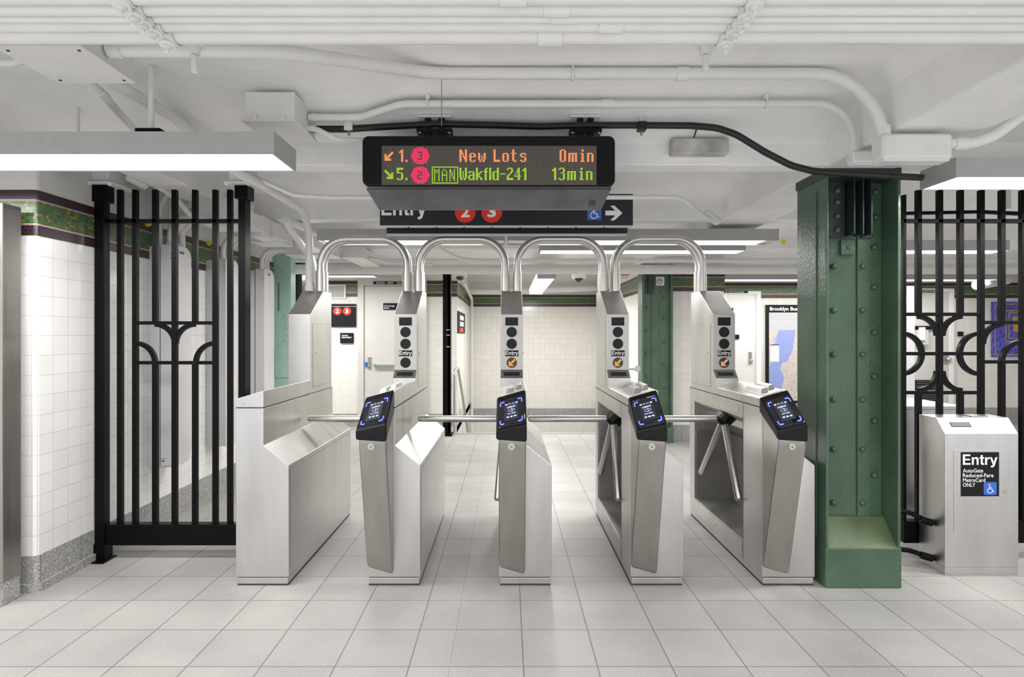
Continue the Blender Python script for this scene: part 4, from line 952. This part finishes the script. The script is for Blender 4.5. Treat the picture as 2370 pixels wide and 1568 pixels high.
def put(S, s_, c0, r0_, adv=1):
    for ch in s_:
        if ch == ' ': c0 += 5; continue
        g_ = GL[ch]; w_ = max(len(r) for r in g_)
        for r, row in enumerate(g_):
            for c_, x in enumerate(row):
                if x == 'X': S.add((c0+c_, r0_+r))
        c0 += w_+adv
    return c0
amb, grn, red = set(), set(), set()
arw = ["......XX", ".....XXX", "XX..XXX.", "XX.XXX..", "XXXXX...", "XXXX....", "XXXXXX..", "XXXXXX.."]
for r, row in enumerate(arw):
    for c_, x in enumerate(row):
        if x == 'X': amb.add((1+c_, 4+r)); grn.add((1+c_, 19+7-r if False else 19+(7-(7-r)) )) if False else None
arg = ["XX......", "XXX.....", ".XXX..XX", "..XXX.XX", "...XXXXX", "....XXXX", "..XXXXXX", "..XXXXXX"]
for r, row in enumerate(arg):
    for c_, x in enumerate(row):
        if x == 'X': grn.add((1+c_, 20+r))
put(amb, '1.', 14, 2, 2); put(grn, '5.', 12, 18, 2)
put(amb, 'New Lots', 69, 2, 2); put(amb, '0min', 160, 2, 2)
put(grn, 'Wakfld-241', 69, 18, 1); put(grn, '13min', 153, 18, 2)
for c_ in range(44, 68):
    for r in range(17, 32):
        if c_ in (44, 67) or r in (17, 31): grn.add((c_, r))
for r in range(11):
    for k, ch in enumerate(('M', 'A', 'n2')):
        for c_, x in enumerate(GL[ch][r]):
            if x == 'X': grn.add((46+k*7+c_, 19+r))
dig = {0: ["XXXX", "...X", "...X", ".XXX", "...X", "...X", "XXXX"], 1: ["XXXX", "...X", "...X", "XXXX", "X...", "X...", "XXXX"]}
for k, rc in ((0, 7), (1, 24)):
    for r in range(-7, 8):
        for c_ in range(-8, 9):
            if (c_/8.0)**2+(r/7.6)**2 <= 1.03:
                rr_, cc = r+3, c_+2
                if 0 <= rr_ < 7 and 0 <= cc < 4 and dig[k][rr_][cc] == 'X': continue
                if 0 <= rc+r < 32: red.add((33+c_, rc+r))
xm, zm = -.592, 2.2635; px_, pz_ = .00526, .00544
for S, mat_, nm_ in ((amb, 'amber', 'orange_dots'), (grn, 'lgreen', 'green_dots'), (red, 'pink', 'red_dots')):
    m_ = MB()
    for (c_, r) in sorted(S):
        cx_, cz_ = xm+(c_+.5)*px_, zm-(r+.5)*pz_
        rr_ = .00218
        m_.flat([(cx_+rr_*math.cos(a), YS-.0068, cz_+rr_*math.sin(a)) for a in [math.pi/3*k for k in range(6)]])
    m_.build(nm_, mat_, LD)['kind'] = 'stuff'

# ---------------- hanging Entry sign ----------------
ES = thing('entry_sign', (0, 4.1, 2.1), 'long black hanging Entry sign with red circles and white arrow behind the display', 'sign')
YE = 4.0; ex = lambda u: xu(u, YE); ez = lambda v: zv(v, YE)
MB().box((ex(879), YE, ez(522)), (ex(1465), YE+.035, ez(449))).build('front_board', 'signblk', ES, .002)
MB().box((ex(880), YE+.003, ez(524)), (ex(1464), YE+.06, ez(522))).build('bottom_strip', 'greybox', ES)
MB().box((xu(897, 4.24), 4.20, zv(543, 4.24)), (xu(1450, 4.24), 4.24, 2.31)).build('rear_board', 'signblk', ES, .002)
MB().box((xu(897, 4.24), 4.21, zv(546, 4.24)), (xu(1450, 4.24), 4.26, zv(543, 4.24))).build('bottom_strip', 'greybox', ES)
MB().box((ex(1470)-.25, YE+.02, 2.31), (ex(1470)-.23, YE+.05, 2.6)).box((ex(900), YE+.02, 2.31), (ex(900)+.02, YE+.05, 2.6)).build('hanger', 'conduit', ES)
for u in range(944, 1450, 65): MB().cyl((ex(u), YE+.03, ez(524)-.008), (ex(u), YE+.03, ez(524)), .006, 8).build('screw', 'gap', ES)
rect_ = MB(); rect(rect_, ex(879), ex(1465), ez(462.6), ez(462), fplane(YE, .0015)); rect_.build('thin_line', 'greybox', ES)
t = MB(); q = fplane(YE, .002); text(t, 'Entry', ex(883), ex(987), ez(508), ez(462), q, .012)
t.build('sign_text', 'white', ES)
t = MB(); t.flat([q(ex(u), ez(v)) for u, v in ((1401, 488), (1424, 488), (1412, 476.5), (1422, 476.5), (1440.5, 493.5), (1422, 510.5), (1412, 510.5), (1424, 499), (1401, 499))]); t.build('arrow', 'white', ES)
for u, d in ((1077, '2'), (1138, '3')):
    t = MB(); disc(t, ex(u), ez(492), 24/344.25, q, 40); c_ = t.build('route_circle', 'red', ES)
    t = MB(); text(t, d, ex(u-10), ex(u+10), ez(503.5), ez(477), fplane(YE, .003), .035); t.build('number', 'white', c_)
t = MB(); t.flat([q(*p) for p in rrect_pts(ex(1359), ex(1392), ez(510), ez(476), .012)]); s_ = t.build('access_symbol_square', 'ada', ES)
t = MB(); wheelchair(t, ex(1375), ez(493.5), .084, fplane(YE, .003)); t.build('access_symbol', 'white', s_)

# ---------------- lamps ----------------
def lamp(label, x0, x1, y0, y1, zb, h=.095, lit=None, group='long fluorescent ceiling lamps', power=1, along='x', rods=True):
    o = thing('ceiling_lamp', ((x0+x1)/2, (y0+y1)/2, zb), label, 'ceiling lamp', group)
    t_ = .006
    m_ = MB(); m_.box((x0, y0, zb), (x1, y0+t_, zb+h)); m_.box((x0, y1-t_, zb), (x1, y1, zb+h)); m_.box((x0, y0+t_, zb+h-t_), (x1, y1-t_, zb+h)); m_.build('housing', 'lampbody', o)
    for xx in (x0, x1-t_) if along == 'x' else (): MB().box((xx-.0015, y0-.0015, zb-.001), (xx+t_+.0015, y1+.0015, zb+h+.0015)).build('end_cap', 'lampbody', o)
    if along == 'y':
        for yy in (y0, y1-t_): MB().box((x0-.0015, yy-.0015, zb-.001), (x1+.0015, yy+t_+.0015, zb+h+.0015)).build('end_cap', 'lampbody', o)
    lx0, lx1 = lit or (x0+.012, x1-.012)
    MB().box((lx0, y0+.012, zb+.010), (lx1, y1-.012, zb+.018)).build('diffuser', 'lit', o)
    if lx1 < x1-.05 or lx0 > x0+.05: MB().box((x0+t_, y0+t_, zb+.012), (x1-t_, y1-t_, zb+.016)).build('reflector', 'conduit', o)
    li = bpy.data.lights.new('lamp_light', 'AREA'); li.shape = 'RECTANGLE'
    li.size = lx1-lx0-.02; li.size_y = y1-y0-.04; li.energy = LAMP_W*power*max(li.size, li.size_y); li.color = (1, .985, .96)
    lo = bpy.data.objects.new('lamp_light', li); COL.objects.link(lo); lo.location = ((lx0+lx1)/2, (y0+y1)/2, zb+.006)
    adopt(lo, o)
    return o
ZL = 2.130
lamp('long bright lamp with grey housing at the upper left, nearest the camera', -3.40, -.985, 2.51, 2.77, ZL)
lamp('bright lamp with slanted end cap at the right edge above the fence', 2.173, 4.6, 2.88, 3.13, ZL)
lamp('lamp behind the Entry sign, its left half over the first two turnstiles', -1.54, -.02, 4.82, 5.07, ZL, lit=(-1.50, -.22), power=1.0)
lamp('lamp behind the Entry sign, its right half ending left of the green column', 0.0, 2.20, 4.82, 5.07, ZL, lit=(.27, 2.12), power=.55)
lamp('lamp strip just behind the right half lamp, above the fourth turnstile', .30, 2.16, 5.39, 5.62, ZL, power=.6)
lamp('distant lamp at the left above the wall sign', -3.9, -1.73, 7.70, 7.93, ZL, power=1.3)
lamp('distant lamp above the map and the right far door', 3.02, 6.8, 8.25, 8.48, ZL, power=.75)
lamp('lamp seen through the top bars of the right fence', 3.3, 4.55, 5.39, 5.62, ZL)
lamp('lamp over the stair corridor, running away from the camera', .39, .63, 7.7, 10.6, 2.09, along='y', power=1.7)
for a, y, l in ((-2.6, .55, 'lamp overhead left of the camera'), (.3, .55, 'lamp overhead right of the camera')):
    lamp(l, a, a+2.3, y, y+.25, ZL, power=.8)

# rear pipes
conduit('thick white pipe crossing the hall behind the turnstile hoops', [(-3.4, 6.9, zv(624, 6.9)), (7, 6.9, zv(624, 6.9))], .056, 0, group='rear hall pipes', cat='pipe', n=24)
conduit('thin white pipe just above the thick rear pipe', [(-2.9, 6.8, zv(603.5, 6.8)), (7, 6.8, zv(603.5, 6.8))], .023, 0, group='rear hall pipes', cat='pipe')
conduit('thin white pipe dipping behind the first hoop', [at(765, 597, 6.2), at(860, 597, 6.2), at(900, 608, 6.3), at(1000, 612, 6.5)], .018, .3, group='rear hall pipes', cat='pipe')
conduit('slanting white pipe seen under the second hoop', [Vector((xu(995, 5.5), 5.5, 2.54)), at(1000, 566, 5.6), at(1065, 600, 6.2), at(1130, 604, 6.3)], .017, .3, group='rear hall pipes', cat='pipe')
conduit('white pipe crossing the corridor ceiling', [at(1085, 676, 11.0), at(1160, 676, 11.0), at(1380, 668, 11.0)], .05, .3, group='rear hall pipes', cat='pipe')
conduit('white conduit running down the corridor corner', [at(1073, 655, 9.5), at(1091, 690, 11.0), (xu(1092, 11.8), 11.8, zv(700, 11.8)), (xu(1092, 11.8), 11.8, -.6)], .028, .3)
conduit('black pipe above the right fence', [at(2085, 495, 3.9), at(2260, 491, 3.9), at(2380, 497, 3.9)], .011, 0, mat='black', group='black pipes by the right fence')
conduit('thin white downpipe at the right edge behind the fence', [at(2333, 430, 3.9), at(2333, 482, 3.9)], .017, 0, group='rear hall pipes', cat='pipe')
# dome cameras
for u, v, l in ((1065, 638, 'white dome security camera near the black corridor post'), (1340, 642, 'white dome security camera on the corridor ceiling')):
    Y = 8.3; p = at(u, v, Y); o = thing('dome_camera', p, l, 'security camera', 'dome cameras')
    MB().box((p.x-.09, Y-.06, p.z-.02), (p.x+.09, Y+.08, p.z+.05)).build('mount', 'white', o, .01); MB().dome((p.x, Y, p.z-.02), (0, 0, -1), .065, .055, 16).build('dome', 'glass', o); MB().cyl((p.x, Y, p.z+.05), (p.x, Y, 2.5), .02).build('stem', 'white', o)
rp = thing('red_tag_plate', at(1440, 636, 7.6), 'small white plate with red edge beside the far green column', 'plate')
MB().box(at(1432, 648, 7.69), at(1452, 637, 7.74)).build('plate', 'white', rp); MB().cyl((xu(1442, 7.72), 7.72, zv(636, 7.72)), (xu(1442, 7.72), 7.72, 2.42), .008).build('stem', 'conduit', rp); MB().box(at(1428, 637, 7.67), at(1455, 634.5, 7.74)).build('red_edge', 'redtag', rp)
for u, v, Y, l in ((342, 518, 4.1, 'by the fence top'), (484, 563, 4.9, 'above the second wall box'), (1813, 560, 4.85, 'at the right end of the rear lamp')):
    p = at(u, v, Y); tg = MB().cyl((p.x, Y, p.z), (p.x, Y+.004, p.z), .022 if Y < 4.8 else .022, 20).build('round_tag', 'yellow'); tag(tg, 'round yellow tag '+l, 'tag', 'yellow inspection tags')

# ---------------- far wall things ----------------
YA = 8.86
d1 = sroot('door_1', (xu(907, YA), YA-.02, 0))
ax_ = lambda u: xu(u, YA-.04); az_ = lambda v: zv(v, YA-.04)
m_ = MB(); z1 = az_(643)
m_.box((ax_(828), YA-.05, 0), (ax_(842), YA+.02, z1)); m_.box((ax_(975), YA-.05, 0), (ax_(987), YA+.02, z1)); m_.box((ax_(842), YA-.05, az_(662)), (ax_(975), YA+.02, z1)); m_.build('door_frame', 'door', d1, .004)
lf = MB().box((ax_(843), YA-.03, .01), (ax_(974), YA, az_(662.5))).build('door_leaf', 'door', d1, .003)
MB().box((ax_(851), YA-.045, az_(855)), (ax_(859), YA-.03, az_(826))).build('lock_plate', 'handle', lf, .002)
MB().dome((ax_(854), YA-.045, az_(848)), (0, -1, 0), .02, .03).build('cylinder', 'screw', lf)
MB().box((ax_(845), YA-.055, az_(849)), (ax_(850), YA-.04, az_(839))).build('blue_tag', 'bluekey', lf)
MB().box((ax_(872), YA-.088, az_(849)), (ax_(930), YA-.06, az_(843))).box((ax_(866), YA-.09, az_(850)), (ax_(872), YA-.03, az_(842))).build('push_bar', 'handle', lf, .003)
def sign(name, label, u0, u1, v0, v1, Y, texts, cat='sign', mat='label', group=None, tmat='white'):
    o = thing(name, at((u0+u1)/2, v1, Y), label, cat, group)
    a, b_ = at(u0, v1, Y), at(u1, v0, Y)
    MB().box((a.x, Y, a.z), (b_.x, Y+.015, b_.z)).build('board', mat, o, .001)
    if texts:
        t = MB()
        for s_, ua, ub, va, vb, bo in texts: text(t, s_, xu(ua, Y), xu(ub, Y), zv(vb, Y), zv(va, Y), fplane(Y, .003), bo)
        t.build('lettering', tmat, o)
    return o
sign('door_header_sign', 'thin black strip reading STATION DEPT above the storage room door', 864, 950, 652, 658, YA-.07, [('STATION', 871, 891, 653.5, 657, .03), ('DEPT', 897, 911, 653.5, 657, .03), ('212-7', 918, 933, 653.5, 657, .03)])
sign('room_sign', 'small black Wet Storage Room sign on the grey door', 887, 926, 702, 717.5, YA-.05, [('Wet Storage', 889, 913, 707, 711, .03), ('Room', 889, 900, 711.5, 715, .03)])
s_ = sign('route_sign', 'square black wall sign with red 2 and 3 circles', 764, 824, 704, 757, YA-.03, [])
for u, dgt in ((781, '2'), (803, '3')):
    t = MB(); disc(t, xu(u, YA-.03), zv(720.5, YA-.03), .062, fplane(YA-.03, .003), 28); c_ = t.build('route_circle', 'red', s_)
    t = MB(); text(t, dgt, xu(u-3.5, YA-.03), xu(u+3.5, YA-.03), zv(725.5, YA-.03), zv(715.5, YA-.03), fplane(YA-.03, .006), .04); t.build('number', 'white', c_)
t = MB(); rect(t, xu(764, YA-.03), xu(824, YA-.03), zv(710, YA-.03), zv(709.3, YA-.03), fplane(YA-.03, .003)); t.build('thin_line', 'white', s_)
sign('station_department_sign', 'small black Station Department plaque below the route sign', 787, 818, 771, 795, YA-.03, [('STATION', 791, 805, 775.5, 779, .02), ('DEPARTMENT', 791, 814, 780, 783.5, .02)])
vg = thing('vent_grille', at(780, 690, YA-.03), 'white louvred vent grille beside the far mosaic strip', 'vent')
a, b_ = at(756, 691, YA-.03), at(800, 659, YA-.03)
MB().box((a.x, YA-.03, a.z), (b_.x, YA-.01, b_.z)).build('frame', 'white', vg, .003); MB().box((a.x+.02, YA-.034, a.z+.02), (b_.x-.03, YA-.029, b_.z-.02)).build('backing', 'gap', vg)
m_ = MB()
for k in range(9): z = a.z+.03+k*(b_.z-a.z-.06)/8; m_.box((a.x+.02, YA-.042, z-.004), (b_.x-.03, YA-.033, z+.006))
m_.build('slats', 'white', vg)
# corridor poster and handrails
cp = thing('corridor_notice', (-.745, 9.6, 1.3), 'narrow black notice board with white and red squares on the corridor side wall', 'sign')
ya, yb = 1377*.745/(CX-1059), 1377*.745/(CX-1075)
zz = lambda v, Y: zv(v, Y)
MB().box((-.7495, ya, zv(772, ya)), (-.735, yb, zv(720, ya))).build('board', 'label', cp)
q = lambda a, z: (-.733, a, z)
t = MB(); 
for z0_ in (1.60, 1.50): rect(t, ya+.35, yb-.35, z0_, z0_+.07, q)
t.build('white_squares', 'white', cp); t = MB(); rect(t, ya+.35, yb-.45, 1.41, 1.47, q); t.build('red_square', 'red', cp)
hr = thing('handrail', at(1055, 1004, 8.2), 'stainless stair handrail sloping down beside the corridor wall', 'handrail')
p0 = at(1052, 1003, 8.22); p1 = at(1052, 858, 8.22); p1b = at(1060, 853, 8.6); p2_ = at(1084, 1010, 10.2)
MB().tube([p0, p1, p1b+Vector((0, 0, .0)), p2_], .022, 12, .08).build('rail', 'tube', hr); MB().cyl((p0.x, p0.y, 0), (p0.x, p0.y, .012), .05).build('flange', 'tube', hr)
h2 = thing('wall_handrail', at(1460, 855, 7.6), 'short stainless rail end left of the far green column', 'handrail')
MB().cyl(at(1452, 853.5, 7.75), at(1474, 853.5, 7.48), .019, 12).build('rail', 'tube', h2); MB().cyl(at(1474, 853.5, 7.5), at(1476, 853.5, 7.48), .04, 16).build('flange', 'tube', h2)
# right far door, map, art
YC = 9.2
d2 = sroot('door_2', (xu(1720, YC), YC-.02, 0)); cx2 = lambda u: xu(u, YC-.04); cz2 = lambda v: zv(v, YC-.04)
m_ = MB(); m_.box((cx2(1750), YC-.05, 0), (cx2(1761), YC+.02, cz2(674))); m_.box((cx2(1672), YC-.05, 0), (cx2(1682), YC+.02, cz2(674))); m_.box((cx2(1682), YC-.05, cz2(682)), (cx2(1750), YC+.02, cz2(674))); m_.build('door_frame', 'white', d2, .004)
lf = MB().box((cx2(1682), YC-.03, .01), (cx2(1750), YC, cz2(682))).build('door_leaf', simple('door_white', (.72, .71, .70), .4), d2, .003)
MB().box((cx2(1733), YC-.045, cz2(843)), (cx2(1740), YC-.03, cz2(815))).build('lock_plate', 'screw', lf, .002); MB().dome((cx2(1738), YC-.045, cz2(835)), (0, -1, 0), .03, .05).build('door_knob', 'handle', lf)
sign('phone_strip', 'thin black strip with a telephone number above the far white door', 1677, 1731, 674, 678.5, YC-.07, [('OR', 1679, 1684, 675, 678, .02), ('212-712-4236', 1686, 1722, 675, 678, .02)])
sign('small_door_sign', 'tiny black plate on the far white door', 1699, 1711, 775, 785.5, YC-.05, [])
sign('small_door_plate', 'tiny black plate near the top of the far white door', 1694, 1697, 713, 721, YC-.05, [])
mpn = thing('bus_map', at(1850, 930, YC-.05), 'black framed Brooklyn Bus map poster on the far tiled wall, partly behind the green column', 'map')
a, b_ = at(1774, 934, YC-.05), at(1935, 706, YC-.05)
MB().box((a.x, YC-.05, a.z), (b_.x, YC, b_.z)).build('frame', 'label', mpn, .004)
q0, q1 = at(1780, 928, YC-.053), at(1929, 724, YC-.053)
MB().box((q0.x, YC-.054, q0.z), (q1.x, YC-.049, q1.z)).build('map_sheet', map_mat(q0.x, q0.z, q1.x-q0.x, q1.z-q0.z), mpn)
t = MB(); text(t, 'Brooklyn Bus', xu(1781.5, YC-.053), xu(1846, YC-.053), zv(722, YC-.053), zv(711, YC-.053), fplane(YC-.053, .002), .03); t.build('title', 'white', mpn)
i0, i1 = at(1783, 838, YC-.056), at(1803, 798, YC-.056)
MB().box((i0.x, YC-.058, i0.z), (i1.x, YC-.054, i1.z)).build('inset_panel', simple('inset', (.75, .74, .76), .4), mpn)
MB().box((i0.x, YC-.060, i1.z-.012), (i1.x, YC-.057, i1.z)).build('inset_title', 'label', mpn)
art = thing('mosaic_panel', at(2350, 826, YC-.03), 'blue mosaic wall panel with gold borders and a gold centre, seen through the right fence', 'mosaic panel')
a, b_ = at(2297, 827, YC-.03), at(2425, 699, YC-.03)
MB().box((a.x, YC-.03, a.z), (b_.x, YC, b_.z)).build('field', 'art', art)
def frm(mb, x0, x1, z0, z1, w_, q):
    rect(mb, x0, x1, z0, z0+w_, q); rect(mb, x0, x1, z1-w_, z1, q); rect(mb, x0, x0+w_, z0+w_, z1-w_, q); rect(mb, x1-w_, x1, z0+w_, z1-w_, q)
t = MB(); q = fplane(YC-.03, .003); frm(t, a.x+.03, b_.x-.03, a.z+.03, b_.z-.03, .015, q)
for du, dv in ((26, 27), (33, 33)): frm(t, xu(2297+du, YC), xu(2425-du, YC), zv(827-dv*1.3, YC), zv(699+dv*.72, YC), .015, q)
t.build('gold_border', 'gold', art)
t = MB(); t.flat([q(xu(u, YC), zv(v, YC)) for u, v in ((2339, 733), (2383, 730), (2386, 765), (2362, 770), (2341, 768))]); t.build('gold_centre', 'gold', art)
# things seen through the right fence
d3 = sroot('door_3', (xu(2150, YC), YC-.02, 0))
m_ = MB(); m_.box((cx2(2100), YC-.05, 0), (cx2(2107), YC+.02, cz2(668))); m_.box((cx2(2198), YC-.05, 0), (cx2(2208), YC+.02, cz2(668))); m_.box((cx2(2107), YC-.05, cz2(676)), (cx2(2198), YC+.02, cz2(668))); m_.build('door_frame', 'white', d3, .004)
lf = MB().box((cx2(2107), YC-.03, .01), (cx2(2198), YC, cz2(676))).build('door_leaf', 'door', d3, .003)
MB().box((cx2(2184), YC-.045, cz2(842)), (cx2(2193), YC-.03, cz2(821))).build('lock_plate', 'screw', lf, .002); MB().dome((cx2(2194), YC-.05, cz2(832)), (0, -1, 0), .035, .05).build('door_knob', 'handle', lf)
m_ = MB().box((cx2(2118), YC-.036, cz2(930)), (cx2(2170), YC-.031, cz2(880))); g_ = m_.build('grille', 'label', lf)
m_ = MB()
for iu in range(10):
    for iv in range(9): x_, z_ = cx2(2122+iu*4.6), cz2(926-iv*5.2); m_.box((x_, YC-.039, z_), (x_+.014, YC-.0355, z_+.018))
m_.build('holes', 'screw', g_)
sign('phone_strip', 'thin black strip with a telephone number above the door behind the right fence', 2130, 2168, 671, 677, YC-.07, [('M 212-712-423', 2133, 2167, 672, 676, .02)])
sign('small_door_sign', 'tiny black square plate on the door behind the right fence', 2218, 2230, 768, 779, YC-.03, [])
il = thing('steel_pillar_box', at(2103, 935, 6.2), 'tall narrow grey metal box standing behind the fence next to the green column', 'box')
MB().box((xu(2098, 6.2), 6.2, zv(930, 6.2)), (xu(2118, 6.2), 6.4, zv(662, 6.2))).build('box', 'greybox', il, .004); MB().box((xu(2094, 6.2), 6.19, zv(702, 6.2)), (xu(2100, 6.2), 6.2, zv(688, 6.2))).build('tab', 'white', il)
ic = thing('intercom', at(2133, 798, 9.10), 'grey intercom panel with white handset plate behind the right fence', 'intercom')
MB().box(at(2123, 798, 9.10), at(2142, 764, 9.169)).build('panel', 'greybox', ic, .004); MB().box(at(2130, 788, 9.06), at(2138, 758, 9.10)).build('handset_plate', 'white', ic, .004)
MB().box(at(2118, 763, 9.12), at(2155, 755, 9.169)).build('header', 'label', ic)
pa = thing('projector_pipe', at(2255, 660, 8.3), 'white cylindrical duct end seen through the right fence top', 'duct')
MB().cyl(at(2262, 660, 8.3), at(2330, 648, 8.9), .07, 20).build('duct', 'paint', pa)
